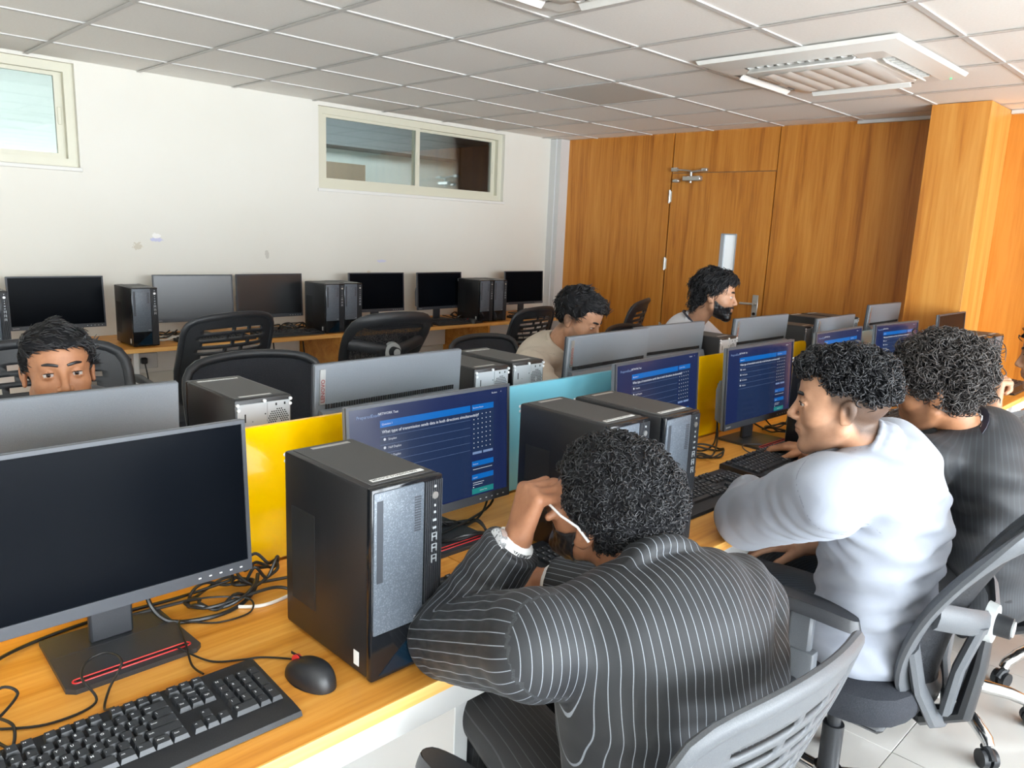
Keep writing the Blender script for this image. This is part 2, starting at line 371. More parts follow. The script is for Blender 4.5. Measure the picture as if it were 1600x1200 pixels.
# corridor beyond the high windows
struct(MB().box(XL, XR+2, YB+2.6, YB+2.7, 0, 3.0).build('wall_corridor', 'room_grey'))
struct(MB().box(XL, XR+2, YB+th, YB+2.7, 2.9, 3.0).build('ceiling_corridor', 'room_grey'))
struct(MB().box(XL, XR+2, YB+th, YB+2.7, -.1, 0).build('floor_corridor', 'floor_tile'))
struct(MB().box(XL-.1, XL, YB+th, YB+2.7, 0, 3.0).build('wall_corridor_end', 'room_grey'))
struct(MB().box(XR+2, XR+2.1, YB+th, YB+2.7, 0, 3.0).box(XR+.12, XR+2, YB+th-.1, YB+th, 0, 3.0).build('wall_corridor_right', 'room_grey'))
struct(MB().box(4.0, 5.2, YB+2.5, YB+2.6, 0, 2.15).box(4.06, 5.14, YB+2.48, YB+2.52, 0, 2.09).build('door_2', 'room_brown'))
struct(MB().box(3.4, 6.5, YB+2.2, YB+2.6, 2.3, 2.62).build('trim_1', 'room_dark'))
struct(MB().box(XL, XR+2, YB+2.35, YB+2.6, 2.70, 2.78).box(XL, XR+2, YB+1.4, YB+1.5, 2.78, 2.9).build('trim_2', 'room_grey'))
lf = bpy.data.lights.new('corridor_fill', 'AREA'); lf.shape = 'RECTANGLE'; lf.size = 6.0; lf.size_y = .3; lf.energy = 7; lf.color = (.95, .98, 1)  # unseen lamp added to brighten the corridor; it has no fitting
lo = bpy.data.objects.new('corridor_fill', lf); COL.objects.link(lo); lo.location = (2.5, YB+1.3, 2.88)

# window wall behind the camera (openings give the daylight)
fwll = MB(); xcur = XL-.1
for (a, b) in WINDOWS:
    fwll.box(xcur, a, YF-.2, YF, 0, H+.12); fwll.box(a, b, YF-.2, YF, 0, WIN_Z[0]); fwll.box(a, b, YF-.2, YF, WIN_Z[1], H+.12); xcur = b
fwll.box(xcur, XR+.1, YF-.2, YF, 0, H+.12)
struct(fwll.build('wall_front', 'wall_plain', smooth=False))
for n, (a, b) in enumerate(WINDOWS):
    f = MB(); z0, z1 = WIN_Z; w = .04
    f.box(a, a+w, YF-.1, YF-.05, z0, z1); f.box(b-w, b, YF-.1, YF-.05, z0, z1); f.box(a, b, YF-.1, YF-.05, z0, z0+w); f.box(a, b, YF-.1, YF-.05, z1-w, z1); f.box((a+b)/2-.02, (a+b)/2+.02, YF-.1, YF-.05, z0, z1)
    struct(f.build('window_%d' % (n+3), 'shade_white'))
struct(MB().box(XL-.1, XL, YF, YB, 0, H+.12).build('wall_left', 'wall_plain'))
# wood wall on the right: backing and single veneer boards, door leaf, boxed column
wr = struct(MB().box(XR+.02, XR+.12, YF-.2, YB+.2, 0, H+.12).build('wall_right', 'room_brown'))
DY0, DY1, DZ = 2.935, 3.872, 2.02
gz = .002
for (a, b, z0, z1) in ((3.885, 5.171, 0, H), (DY0, DY1, DZ+.006, H), (1.75, DY0-.006, 0, H), (.35, 1.75, 0, H), (-.9, .35, 0, H), (YF, -.9, 0, H)):
    MB().box(0, .022, -(b-a)/2+gz/2, (b-a)/2-gz/2, 0, z1-z0, .0008).build('board', 'wallwood', wr).location = (XR, (a+b)/2, z0)
d = thing('door_1', 'x', 'x', (XR, DY0, 0)); del d['label']; del d['category']; struct(d)
vw0, vw1, vz0, vz1 = .28, .415, 1.245, 1.535
lf_ = MB(); D = DY1-DY0
for (a, b, z0, z1) in ((.004, vw0, .008, DZ), (vw1, D-.004, .008, DZ), (vw0, vw1, .008, vz0), (vw0, vw1, vz1, DZ)): lf_.box(-.004, .022, a, b, z0, z1)
lf_.build('door_leaf', 'wallwood', d, smooth=False)
MB().box(.008, .012, vw0, vw1, vz0, vz1).build('pane', mat('frosted_glass_glow', (.80, .84, .86), .25, emit=(.80, .88, .92), es=.35), d)  # glow put into the pane stands in for light from behind
vf = MB()
for (a, b, z0, z1) in ((vw0-.004, vw0+.006, vz0, vz1), (vw1-.028, vw1+.004, vz0, vz1), (vw0, vw1, vz0-.004, vz0+.006), (vw0, vw1, vz1-.006, vz1+.004)): vf.box(-.008, .008, a, b, z0, z1)
vf.build('vision_frame', 'steel', d)
h = MB().box(-.012, -.004, .035, .085, .86, 1.07, .003).build('door_handle', 'nickel', d)
MB().cyl((-.012, .06, 1.0), (-.05, .06, 1.0), .011).tube([(-.05, .06, 1.0), (-.052, .09, 1.0), (-.052, .17, .998)], .009, 10).build('lever', 'nickel', h)
MB().cyl((-.013, .06, .92), (-.020, .06, .92), .012).build('keyhole', 'dark_hole', h)
for z in (1.83, 1.265, .70): MB().cyl((-.012, D+.006, z-.055), (-.012, D+.006, z+.055), .008, n=10).box(-.006, 0, D-.012, D+.02, z-.045, z+.045).build('hinge', 'nickel', d)
c = MB().box(-.05, -.004, D-.30, D-.13, 1.955, 1.995, .006).box(-.045, -.006, D-.09, D-.03, 1.945, 1.972, .006).cyl((-.028, D-.20, 1.94), (-.028, D-.20, 2.03), .011).build('door_closer', 'nickel', d)
MB().tube([(-.028, D-.20, 2.03), (-.06, D-.30, 2.034), (-.06, D-.32, 2.036)], .008, 8).tube([(-.028, D-.20, 2.036), (-.03, D-.05, 2.052), (-.012, D-.02, 2.056)], .007, 8).box(-.03, 0, D-.06, D-.0, 2.035, 2.068, .004).box(-.03, 0, D-.345, D-.29, 2.030, 2.056, .004).build('arm', 'nickel', c)
cl = struct(MB().box(5.283, XR, 1.42, 1.738, 0, H).build('wall_column', 'colwood', smooth=False))
MB().box(5.276, 5.283, 1.42, 1.738, 0, H, .001).build('board', 'colwood', cl)
MB().box(5.276, XR, 1.4135, 1.42, 0, H, .001).build('board', 'colwood_side', cl)
struct(MB().box(5.60, XR, 5.05, YB, 0, H).box(5.585, 5.60, 5.10, YB, 0, H).build('trim_3', 'white'))
struct(MB().box(5.69, XR, 1.74, 2.35, H-.022, H).box(5.69, XR, .2, 1.41, H-.022, H).build('trim_4', 'white'))
struct(MB().box(XL, 5.6, YB-.012, YB, 0, .1).build('baseboard_back', 'room_grey'))

# ------------------------------------------------------------------ ceiling cassette air conditioners
ac = thing('air_conditioner', 'white ceiling cassette air conditioner with open louvres, beside the wood column', 'air conditioner', (AC1[0], AC1[1], H))
S = .475
b = bmesh.new(); bmesh.ops.create_grid(b, x_segments=1, y_segments=1, size=S); b.free()
pn = MB()
def ring(mb, o, i, zo, zi):
    po = [(-o, -o, zo), (o, -o, zo), (o, o, zo), (-o, o, zo)]; p_i = [(-i, -i, zi), (i, -i, zi), (i, i, zi), (-i, i, zi)]
    mb.add(po+p_i, [(k, k+4, (k+1) % 4+4, (k+1) % 4) for k in range(4)])
ring(pn, S, S-.01, -.004, -.022); ring(pn, S-.01, .385, -.022, -.045)
# corner pads between the slots, slot wells
for k in range(4):
    T = rotm(0, 0, k*PI/2)
    pn.add([(.385, -.385, -.045), (.385, -.26, -.045), (.30, -.26, -.048), (.26, -.30, -.048), (.26, -.385, -.045)], [(0, 1, 2, 3, 4)], T)
pn.build('fascia', 'offwhite_plastic', ac)
we = MB()
for k in range(4): we.box(.30, .387, -.26, .26, -.012, -.006, T=rotm(0, 0, k*PI/2))
we.build('duct', 'dark_hole', ac)
g = MB(); g.box(-.30, .30, -.30, .30, -.056, -.02, .012, 2)
gr = g.build('grille', 'offwhite_plastic', ac)
for k in range(6):
    yy = -.22+.088*k
    MB().grid(lambda u, v: (-.25+.5*v, yy-.0435+.087*u, -.0565-.0055*math.sin(PI*u)**.8), 8, 1).build('slat', 'offwhite_plastic', gr)
MB().box(-.2, .0, .262, .285, -.060, -.055, .002).build('sensor_strip', mat('taupe_strip', (.30, .24, .19), .4), gr)
lg = MB()
for q in range(6): lg.box(.10+.014*q, .110+.014*q, .268, .278, -.0575, -.0565)
lg.build('logo', 'room_dark', gr)
for k in range(4):
    T = rotm(0, 0, k*PI/2)
    # an opened louvre blade in each slot
    MB().box(-.016, .016, -.255, .255, -.004, .004, .003, T=T @ Matrix.Translation((.352 if k % 2 == 0 else .345, 0, -.055)) @ rotm(0, .75, 0)).build('louvre', 'offwhite_plastic', ac)
    for q in range(11): MB().box(.305, .37, -.25+.05*q-.002, -.25+.05*q+.002, -.045, -.012, T=T).build('vane', 'offwhite_plastic', ac)
MB().cyl((.40, -.42, -.030), (.40, -.42, -.040), .005, n=8).build('indicator', mat('green_led', (.1, .6, .2), .4, emit=(.1, .9, .3), es=1.0), ac)
TAC = tree(ac)
place(TAC, False, 'white ceiling cassette air conditioner cut off by the top edge of the picture', (AC2[0], AC2[1], H), 0)
# ------------------------------------------------------------------ double row of desks with coloured screens between
DT = .75; YN, YP, YFAR = .905, 1.512, 2.12
PIT_ = 1.19
seams = [2.287-PIT_*2, 2.287-PIT_, 2.287, 2.287+PIT_, 2.287+2*PIT_, 5.30]
def desk(label, x0, x1, y0, y1, front):
    """front -1: the sitter side is y0, +1: it is y1"""
    r = thing('desk', label, 'desk', ((x0+x1)/2, (y0+y1)/2, 0), 0, 'desks of the double row')
    w = (x1-x0)/2; d = (y1-y0)/2
    MB().box(-w+.0008, w-.0008, -d, d, DT-.025, DT, .0012).build('worktop', 'desk', r)
    e = front*d
    MB().box(-w+.0008, w-.0008, min(e, e+front*.0016), max(e, e+front*.0016), DT-.0245, DT-.0005).build('edge_band', 'desk_edge', r)
    MB().box(-w+.03, w-.03, -front*(d-.03)-.009, -front*(d-.03)+.009, .10, DT-.026).build('modesty_panel', 'white', r)
    for s in (-1, 1):
        xs_ = s*(w-.21)
        MB().box(xs_-.018, xs_+.018, -d+.075 if front < 0 else -d+.045, d-.045 if front < 0 else d-.28, .02, DT-.106, .002).build('side_panel', 'white', r)
        for q in (-.55, .35): MB().cyl((xs_, -q*front*d, 0), (xs_, -q*front*d, .021), .014, n=10).build('foot', 'chair_black', r)
    bm_ = MB().box(-w+.042, w-.042, e-front*.055-.018, e-front*.055+.018, DT-.105, DT-.026, .002)
    bm_.build('front_rail', 'white', r)
    MB().box(-w+.06, -w+.10, e-front*.037, e-front*.030, DT-.10, DT-.045, .002).build('clip', 'offwhite_plastic', r)
    return r
names = [(seams[k], seams[k+1]) for k in range(len(seams)-1)]
lab_n = ['oak topped near desk carrying the dark monitor, keyboard and first tower', 'oak topped near desk under the elbow of the man in pinstripes', 'oak topped near desk where the white shirted man sits', 'oak topped near desk in front of the grey curly haired man', 'oak topped near desk at the column end of the row']
lab_f = ['oak topped far desk behind which the man looks over his monitor', 'oak topped far desk with the two towers beside the cyan screen', 'oak topped far desk where the beige shirted man sits', 'oak topped far desk in front of the bearded man', 'oak topped far desk at the column end of the row']
for k, (a, b) in enumerate(names):
    desk(lab_n[k], a, b, YN, YP-.012, -1)
    if b < 5.27 or True: desk(lab_f[k], a, min(b, 5.26), YP+.012, YFAR, 1)
def screen(label, x0, x1, m):
    r = thing('desk_divider', label, 'desk divider', ((x0+x1)/2, YP, DT), 0, 'coloured dividers between the desks')
    w = (x1-x0)/2; z1 = .315; rr = .025
    poly = [(-w, .004), (w, .004)]+[(w-rr+rr*math.cos(a), z1-rr+rr*math.sin(a)) for a in [k*PI/12 for k in range(7)]]+[(-w+rr+rr*math.cos(a), z1-rr+rr*math.sin(a)) for a in [PI/2+k*PI/12 for k in range(7)]]
    MB().prism(poly, -.006, .006, 'xz').build('panel', m, r)
    for s in (-.7, .7): MB().box(s*w-.03, s*w+.03, -.0115, .0115, 0, .012, .002).build('clamp', 'nickel', r)
screen('glossy yellow divider behind the large dark monitor', -.06, 1.012, 'yellow')
screen('glossy pale cyan divider to the right of the blue exam screen', 1.125, 2.195, 'cyan')
screen('glossy yellow divider with rounded corner near the white shirted man', 2.318, 3.385, 'yellow')
screen('short stretch of pale cyan divider near the wood column', 3.51, 4.575, 'cyan')

# ------------------------------------------------------------------ wall bench
WY0, WY1 = 4.55, 5.155
wsegs = [(-.6, 1.2), (1.2, 2.9), (2.9, 4.30), (4.30, 5.55)]
wlab = ['oak wall bench top, left end, under the black monitor', 'oak wall bench top under the two grey lit monitors', 'oak wall bench top behind the chair with the white knob', 'oak wall bench top at the right end by the corner']
for (a, b), l in zip(wsegs, wlab):
    r = thing('wall_bench', l, 'desk', ((a+b)/2, (WY0+WY1)/2, 0), 0, 'benches along the white wall')
    w = (b-a)/2; d = (WY1-WY0)/2
    MB().box(-w+.001, w-.001, -d, d, DT-.025, DT, .0015).build('worktop', 'desk', r)
    MB().box(-w+.001, w-.001, -d-.0016, -d, DT-.0245, DT-.0005).build('edge_band', 'desk_edge', r)
    MB().box(-w+.002, -w+.022, -d+.03, d-.01, .0, DT-.026).build('support_panel', 'desk', r)
    MB().box(-w+.35, -w+.38, -d+.05, -d+.09, .50, DT-.026, .002).build('bracket', 'white', r)
    MB().box(-w+.03, w-.01, d-.05, d-.008, .50, .66, .003).build('cable_trunking', 'offwhite_plastic', r)
    for q in range(2):
        ox = -w*.35+q*w*.75
        so = MB().box(ox-.11, ox+.11, d-.062, d-.05, .53, .63, .003).build('socket_plate', 'white', r)
        for g_ in (-.05, .02): MB().box(ox+g_-.018, ox+g_+.018, d-.095, d-.062, .565, .605, .006).tube([(ox+g_, d-.09, .57), (ox+g_+.005, d-.11, .50), (ox+g_+.03, d-.09, .36), (ox+g_+.07, d-.05, .30)], .004, 6).build('plug', 'cable', so)
# ------------------------------------------------------------------ monitors
MW, MH, MZ = .492, .297, .064         # housing width, height, height of its lower edge above the desk
def make_monitor(lit):
    r = thing('monitor', 'x', 'monitor')
    hx = MW/2
    T = Matrix.Translation((0, -.004, MZ)) @ rotm(-.05, 0, 0)
    hs = MB().box(-hx, hx, 0, .014, 0, MH, .003, T=T)
    # thicker lower part of the housing
    hs.prism([(.012, .02), (.042, .035), (.042, .145), (.030, .178), (.012, .182)], -hx+.012, hx-.012, 'yz', T=T)
    ho = hs.build('housing', 'monitor_back', r)
    lb = MB().box(hx-.028, hx-.012, 0, .003, .195, .285, T=T @ Matrix.Translation((0, .014, 0)))
    lbo = lb.build('name_plate', 'nickel', ho)
    tx = MB(); text(tx, 'LENOVO', .0150, T @ Matrix(((0, 1, 0, hx-.0252), (0, 0, 1, .0174), (1, 0, 0, .200), (0, 0, 0, 1))), 0.02)
    tx.build('name', 'redink', lbo)
    vt = MB()
    for q in range(56): vt.box(-hx+.03+.0078*q, -hx+.034+.0078*q, 0, .002, 0, .012, T=T @ Matrix.Translation((0, .0165, .183)))
    vt.build('vent', 'dark_hole', ho)['kind'] = 'stuff'
    for q in (-.06, .06): MB().cyl((q, .041, .13), (q, .0435, .13), .0035, n=8, T=T).build('screw', 'chrome', ho)
    # bezel: thin at three sides, deep chin
    bz = MB(); e = .0075; ch = .022
    for (a, b, z0, z1) in ((-hx, -hx+e, 0, MH), (hx-e, hx, 0, MH), (-hx+e, hx-e, MH-e, MH), (-hx+e, hx-e, 0, ch)): bz.box(a, b, -.004, .001, z0, z1, T=T)
    b_ = bz.build('bezel', 'grey_bezel', r, smooth=False)
    for q in range(5): MB().box(hx-.105+.02*q, hx-.100+.02*q, -.0046, -.0042, .009, .0115, T=T).build('button_mark', 'mark', b_)
    lo_ = MB(); text(lo_, 'Lenovo', .011, T @ wall_xz(-hx+.012, -.0044, .008), 0.0); lo_.build('logo', 'mark', b_)
    sc_ = MB(); sc_.quad(-hx+e, hx-e, ch, MH-e, -.0015, T=T); so = sc_.build('screen', 'ui_bg' if lit else 'screen_off', r)
    if lit: exam(so, T, hx-e, ch, MH-e)
    # stand
    MB().box(-.036, .036, .030, .046, .008, .19, .004).build('neck', 'charcoal', r)
    bs = MB(); bx, bf, bb = .108, -.098, .098
    poly = [(-bx+.012, bf), (bx-.012, bf), (bx, bf+.012), (bx-.008, bb), (-bx+.008, bb), (-bx, bf+.012)]
    bs.prism(poly, 0, .0085, 'xy'); bs.box(-bx+.006, bx-.006, .020, .0215, .0085, .0088)
    bo = bs.build('base', 'charcoal', r)
    sl = MB(); a = .088; z = .0087; rr = .0062; yc = -.074
    pts = [(a+rr*math.sin(q), yc-rr*math.cos(q), z) for q in [k*PI/6 for k in range(7)]]+[(-a-rr*math.sin(q), yc+rr*math.cos(q), z) for q in [k*PI/6 for k in range(7)]]
    sl.tube(pts, .0016, 6, closed=True); sl.build('phone_slot', 'red', bo)
    MB().box(-a, a, yc-.0055, yc+.0055, .0083, .0089).build('slot_groove', 'dark_hole', bo)
    return r
def em(name, col, s=1.0): M[name] = mat(name, tuple(c*.1 for c in col), .18, emit=col, es=s, spec=.4)
em('ui_bg', lin((38, 52, 100)), .62); em('ui_panel', lin((42, 60, 98)), .62); em('ui_side', lin((34, 46, 86)), .75); em('ui_blue', lin((20, 112, 200)), .78); em('ui_text', (.85, .9, 1.0), .62); em('ui_dim', (.22, .32, .55), .8); em('ui_green', lin((40, 140, 140)), .8)
def exam(par, T, hx, z0, z1):
    """the exam page shown on the lit screens"""
    W_, H_ = 2*hx, z1-z0
    def R(mb, u0, u1, v0, v1, lay): mb.quad(-hx+W_*u0, -hx+W_*u1, z1-H_*v1, z1-H_*v0, -.0015-.0002*lay, T=T)
    def tx(mb, s, u, v, size, lay=3, bold=0.0): text(mb, s, size, T @ wall_xz(-hx+W_*u, -.0015-.0002*lay, z1-H_*v), bold)
    p = MB(); R(p, .17, .735, .14, .985, 1); R(p, .745, .90, .14, .60, 1); R(p, .745, .90, .70, .77, 1); R(p, .745, .90, .845, .985, 1); p.build('page_panel', 'ui_panel', par)
    p = MB(); R(p, .17, .735, .125, .185, 2); R(p, .745, .90, .125, .18, 2); R(p, .745, .90, .665, .715, 2); R(p, .745, .90, .795, .845, 2); p.build('page_bar', 'ui_blue', par)
    p = MB(); R(p, .745, .90, .93, .985, 2); p.build('page_button', 'ui_green', par)
    p = MB()
    tx(p, 'Question 1', .18, .165, .0065); tx(p, 'Question Palette', .752, .16, .0052); tx(p, 'Sections', .752, .70, .0052); tx(p, 'Legend', .752, .83, .0052); tx(p, 'Submit Test', .80, .965, .0052)
    tx(p, 'NETWORK Test', .16, .075, .0078, 3, .01); tx(p, 'Student', .885, .045, .006); tx(p, '*', .95, .05, .008)
    tx(p, 'What type of transmission sends data in both directions simultaneously?', .18, .235, .0100, 3, .012)
    for k, s in enumerate(('Simplex', 'Half Duplex', 'Full Duplex', 'Multiplex')):
        v = .30+.072*k; tx(p, s, .215, v, .0075)
        p.cyl((-hx+W_*.195, -.0016, z1-H_*(v-.011)), (-hx+W_*.195, -.0022, z1-H_*(v-.011)), .0032, n=10, T=T)
    for a in range(8):
        for b in range(5): p.box(-hx+W_*(.757+.029*b), -hx+W_*(.762+.029*b), -.0022, -.0016, z1-H_*(.215+.045*a+.008), z1-H_*(.215+.045*a), T=T)
    R(p, .752, .89, .742, .747, 3); R(p, .752, .83, .872, .877, 3); R(p, .752, .82, .892, .897, 3); R(p, .752, .76, .912, .922, 3)
    p.build('page_text', 'ui_text', par)
    p = MB(); tx(p, 'PreparedExam', .04, .085, .0105, 3, .004)
    for k in range(5): R(p, .17, .735, .262+.072*k, .2635+.072*k, 2)
    R(p, .75, .815, .575, .598, 2); R(p, .825, .895, .575, .598, 2)
    p.build('page_faint_text', 'ui_dim', par)
mon_off = tree(make_monitor(False)); mon_lit = tree(make_monitor(True))
MY = 1.345
def mon(first, lit, label, x, y, deg=0.0, group=None, dz=0.0):
    o = place(mon_lit if lit else mon_off, first, label, (x, y, DT), math.radians(deg), group)
    if dz:                                   # head slid up on its neck
        for c in o.children:
            if c.name.split('.')[0] in ('housing', 'bezel', 'screen'): c.location.z += dz
    return o
G = 'monitors on the near desks'
mon(True, False, 'large dark monitor, switched off, nearest at the left edge of the picture', .402, MY, 0, G, .017)
mon(True, True, 'monitor showing the blue exam page, behind the nearest tower', 1.135, MY+.03, 0, G)
mon(False, True, 'lit exam monitor behind two towers, beside the cyan divider', 2.035, MY+.015, 3, G, .016)
mon(False, True, 'lit exam monitor between yellow dividers, in front of the white shirted man', 2.672, MY, -1, G, .012)
mon(False, True, 'pale washed out lit monitor behind the head of the white shirted man', 3.455, MY+.035, 0, G, .014)
mon(False, True, 'lit exam monitor left of the two far towers, by the cyan divider', 4.12, MY+.02, -4, G, .01)
mon(False, False, 'small looking monitor rising behind the last two towers by the column', 5.0, MY+.02, 0, G)
G = 'monitors on the far desks, seen from behind'
FY = 1.69
for l, x, dy, a, dz in (('grey backed monitor hiding the lower face of the man at left', .405, 0, 0, .020), ('dark grey backed monitor with upright maker name behind the blue exam screen', 1.225, 0, 2, .026), ('dark backed monitor hiding the chin of the beige shirted man', 2.165, 0, 3, .032), ('grey backed monitor partly behind the beige shirted man\'s monitor', 2.64, .065, 0, .026), ('grey backed monitor in front of the bearded man', 3.275, 0, 0, .034), ('dark backed monitor standing before the door handle side of the wood wall', 3.915, -.07, 2, .010), ('small dark backed monitor nearest the wood column', 4.76, 0, 0, .036)):
    mon(False, False, l, x, FY+dy, 180+a, G, dz)
G = 'monitors on the wall bench'
for l, x, y, a in (('black monitor on the wall bench, above the head of the man at left', 1.27, 4.93, 0), ('monitor with pale grey sheen on the wall bench, left of a pair', 2.05, 4.93, -6), ('grey sheen monitor on the wall bench, right of a pair', 2.575, 4.93, 2), ('dark monitor on the wall bench half hidden by two towers', 3.455, 4.93, -2), ('monitor with a full view of its stand on the wall bench', 4.05, 4.90, 4), ('last monitor on the wall bench, by the room corner', 5.065, 4.93, 0)):
    o = mon(False, False, l, x, y, a, G, .008)
    if 'sheen' in l:                        # matt panels that catch the window light
        for c in o.children:
            if c.name.split('.')[0] == 'screen': c.data = c.data.copy(); c.data.materials[0] = M['screen_matte']

# ------------------------------------------------------------------ tower computers
TW, TD, TH = .145, .278, .340
def make_tower():
    r = thing('tower_computer', 'x', 'computer'); hx, hd = TW/2, TD/2
    MB().box(-hx, hx, -hd+.012, hd, .006, TH, .006, 2).build('case', 'black_case', r)
    tp = MB().box(-hx+.012, hx-.006, -hd+.02, hd-.012, TH-.001, TH+.0012, .0008).build('top_panel', 'case_top', r)
    st = MB().box(-.050, .055, -hd+.030, -hd+.041, TH+.0012, TH+.0016).build('sticker', 'sticker', tp)
    x_ = MB(); text(x_, 'MDNCR E/2AB/D2-B03', .0092, Matrix.Translation((-.047, -hd+.0325, TH+.0018)), .012); x_.build('sticker_text', 'ink', st)
    MB().box(-.030, .050, hd-.030, hd-.020, TH+.0012, TH+.0016).build('grey_label', 'nickel', tp)
    fr = MB().box(-hx, hx, -hd, -hd+.016, .004, TH, .004, 2).build('front', 'black_gloss', r)
    sx = hx-.041
    fp = MB().box(-hx+.003, sx, -hd-.003, -hd+.002, .088, TH-.006, .003, 2).build('front_panel', 'case_front', fr)
    MB().box(-hx+.008, -hx+.020, -hd-.0034, -hd-.0028, .18, TH-.02).build('drive_slot', 'grey_bezel', fr)
    sl = MB()
    for q in range(14): sl.box(sx-.021, sx-.008, -hd-.0036, -hd-.0028, TH-.030-.0045*q, TH-.0275-.0045*q)
    sl.build('slit', 'grey_bezel', fr)['kind'] = 'stuff'
    lo_ = MB(); text(lo_, 'neo', .009, wall_xz(sx-.020, -hd-.0034, .096)); lo_.build('logo', 'mark', fr)
    gv = MB()
    for q in range(9): gv.box(sx+.003+.0042*q, sx+.0052+.0042*q, -hd-.002, -hd+.001, .01, TH-.008)
    gv.build('ribs', 'charcoal', fr)['kind'] = 'stuff'
    pw = MB().cyl((sx+.022, -hd-.004, TH-.034), (sx+.022, -hd, TH-.034), .0065, n=16).build('power_button', 'nickel', fr)
    for z, w in ((TH-.018, .002), (TH-.052, .0015), (TH-.064, .002), (TH-.078, .0035), (TH-.092, .0035)): MB().box(sx+.022-w, sx+.022+w, -hd-.0036, -hd-.002, z-.002, z+.002).build('port', 'steel', fr)
    for z in (TH-.108, TH-.128, TH-.148):
        pt = MB(); pt.box(sx+.0165, sx+.018, -hd-.0036, -hd-.002, z-.007, z+.007); pt.box(sx+.026, sx+.0275, -hd-.0036, -hd-.002, z-.007, z+.007); pt.box(sx+.018, sx+.026, -hd-.0036, -hd-.002, z-.001, z+.001); pt.box(sx+.018, sx+.026, -hd-.0036, -hd-.002, z+.006, z+.007)
        pt.build('port', 'steel', fr)
    MB().prism([(-hx+.016, .012), (sx, .085), (sx, .012)], -hd-.0012, -hd+.001, 'xz').build('corner_facet', 'facet', fr)
    MB().box(hx-.008, hx-.002, -hd-.0025, -hd, .05, .085, .001).build('badge', 'charcoal', fr)
    vt = MB().box(-hx-.0006, -hx+.001, hd-.105, hd-.026, .065, .245).build('side_vent', 'perf', r)
    MB().box(-hx-.0006, -hx+.0005, -hd+.035, -hd+.050, .020, .046).build('side_label', 'sticker', r, label='small pale code sticker low on the side')
    # rear: steel plate with two rows of slots, fan holes, screws
    rp = MB().box(-hx+.006, hx-.006, hd-.002, hd+.0015, .012, TH-.012, .001).build('rear_plate', 'steel', r)
    MB().box(-.008, -.0068, hd+.0015, hd+.004, TH-.20, TH-.014).build('rear_seam', 'steel', rp)
    hl = MB()
    for a in range(12):
        for b_ in range(10):
            cx = -.060+.0055*b_+(.00275 if a % 2 else 0); cz = TH-.032-.0050*a
            q = math.hypot(cx+.036, cz-(TH-.062))
            if q < .031 and (q > .006): hl.cyl((cx, hd+.0014, cz), (cx, hd+.0019, cz), .0019, n=6)
    for (x, z, w, h_) in ((-.03, TH-.020, .002, .003), (-.052, TH-.020, .002, .003), (.048, TH-.045, .0016, .010), (.03, TH-.055, .001, .001), (-.002, TH-.040, .0015, .0015)): hl.box(x-w, x+w, hd+.0012, hd+.0019, z-h_, z+h_)
    for q in range(5): hl.box(-.05, .03, hd+.0012, hd+.0018, .05+.021*q, .063+.021*q)
    hl.build('rear_holes', 'dark_hole', rp)['kind'] = 'stuff'
    for (x, z) in ((-hx+.006, TH-.010), (hx-.006, TH-.012), (-hx+.007, TH-.022), (0, TH-.008), (hx-.008, TH-.024)): MB().cyl((x, hd, z), (x, hd+.005, z), .004, n=8).build('screw', 'mark', rp)
    for sxx in (-1, 1):
        for sy in (-1, 1): MB().cyl((sxx*.05, sy*.11, 0), (sxx*.05, sy*.11, .007), .010, n=8).build('foot', 'chair_black', r)
    return r
M['facet'] = mat('blue_black_facet', (.004, .014, .026), .16)
tow = tree(make_tower())
def tower(first, l, x0, yf, back=False, deg=0, group='tower computers'):
    """x0: left face, yf: front face (or rear plate when back)"""
    return place(tow, first, l, (x0+TW/2, yf+TD/2, DT), (PI if back else 0)+math.radians(deg), group)
tower(True, 'nearest black tower with grey speckled front, between keyboard and pinstripe sleeve', .667, .963)
tower(False, 'black tower directly behind the pinstripe man\'s curly head, left of its twin', 1.305, .990)
tower(False, 'black tower right of its twin, with grey front next to a keyboard', 1.478, .965)
tower(False, 'black tower behind the white shirted man\'s face', 2.702, .965)
tower(False, 'tower whose pale front shows above the white shirted man\'s hair', 2.862, 1.0)
tower(False, 'left one of the two towers behind the grey curly head', 4.135, .982)
tower(False, 'right one of the two towers behind the grey curly head', 4.305, .98)
GB = 'tower computers seen from behind'
for l, x0, yf in (('tower with bare steel rear beside the man at left', .772, 1.66), ('left one of the two towers with steel rears behind the blue exam screen', 1.515, 1.665), ('right one of the two towers with steel rears, beside the beige shirt', 1.694, 1.685), ('tower with steel rear between the two grey monitors by the bearded man', 2.895, 1.66), ('dark tower behind the yellow divider\'s rounded corner', 3.70, 1.66), ('far tower left of the dark backed monitor before the wood wall', 4.20, 1.74), ('far tower whose steel rear peeks out right of the dark backed monitor', 4.395, 1.73)):
    tower(False, l, x0, yf, True, 0, GB)
GW = 'tower computers on the wall bench'
for l, x0, yf, a in (('black tower cut off by the left edge of the picture', .815, 4.60, 0), ('black tower on the wall bench between black and pale monitors', 1.555, 4.60, 0), ('left one of two towers behind the chair with the white knob', 2.795, 4.585, 0), ('right one of two towers behind the chair with the white knob', 2.950, 4.60, 0), ('left one of the last two towers on the wall bench', 4.22, 4.60, 0), ('right one of the last two towers on the wall bench', 4.375, 4.60, 0)):
    tower(False, l, x0, yf, False, a, GW)

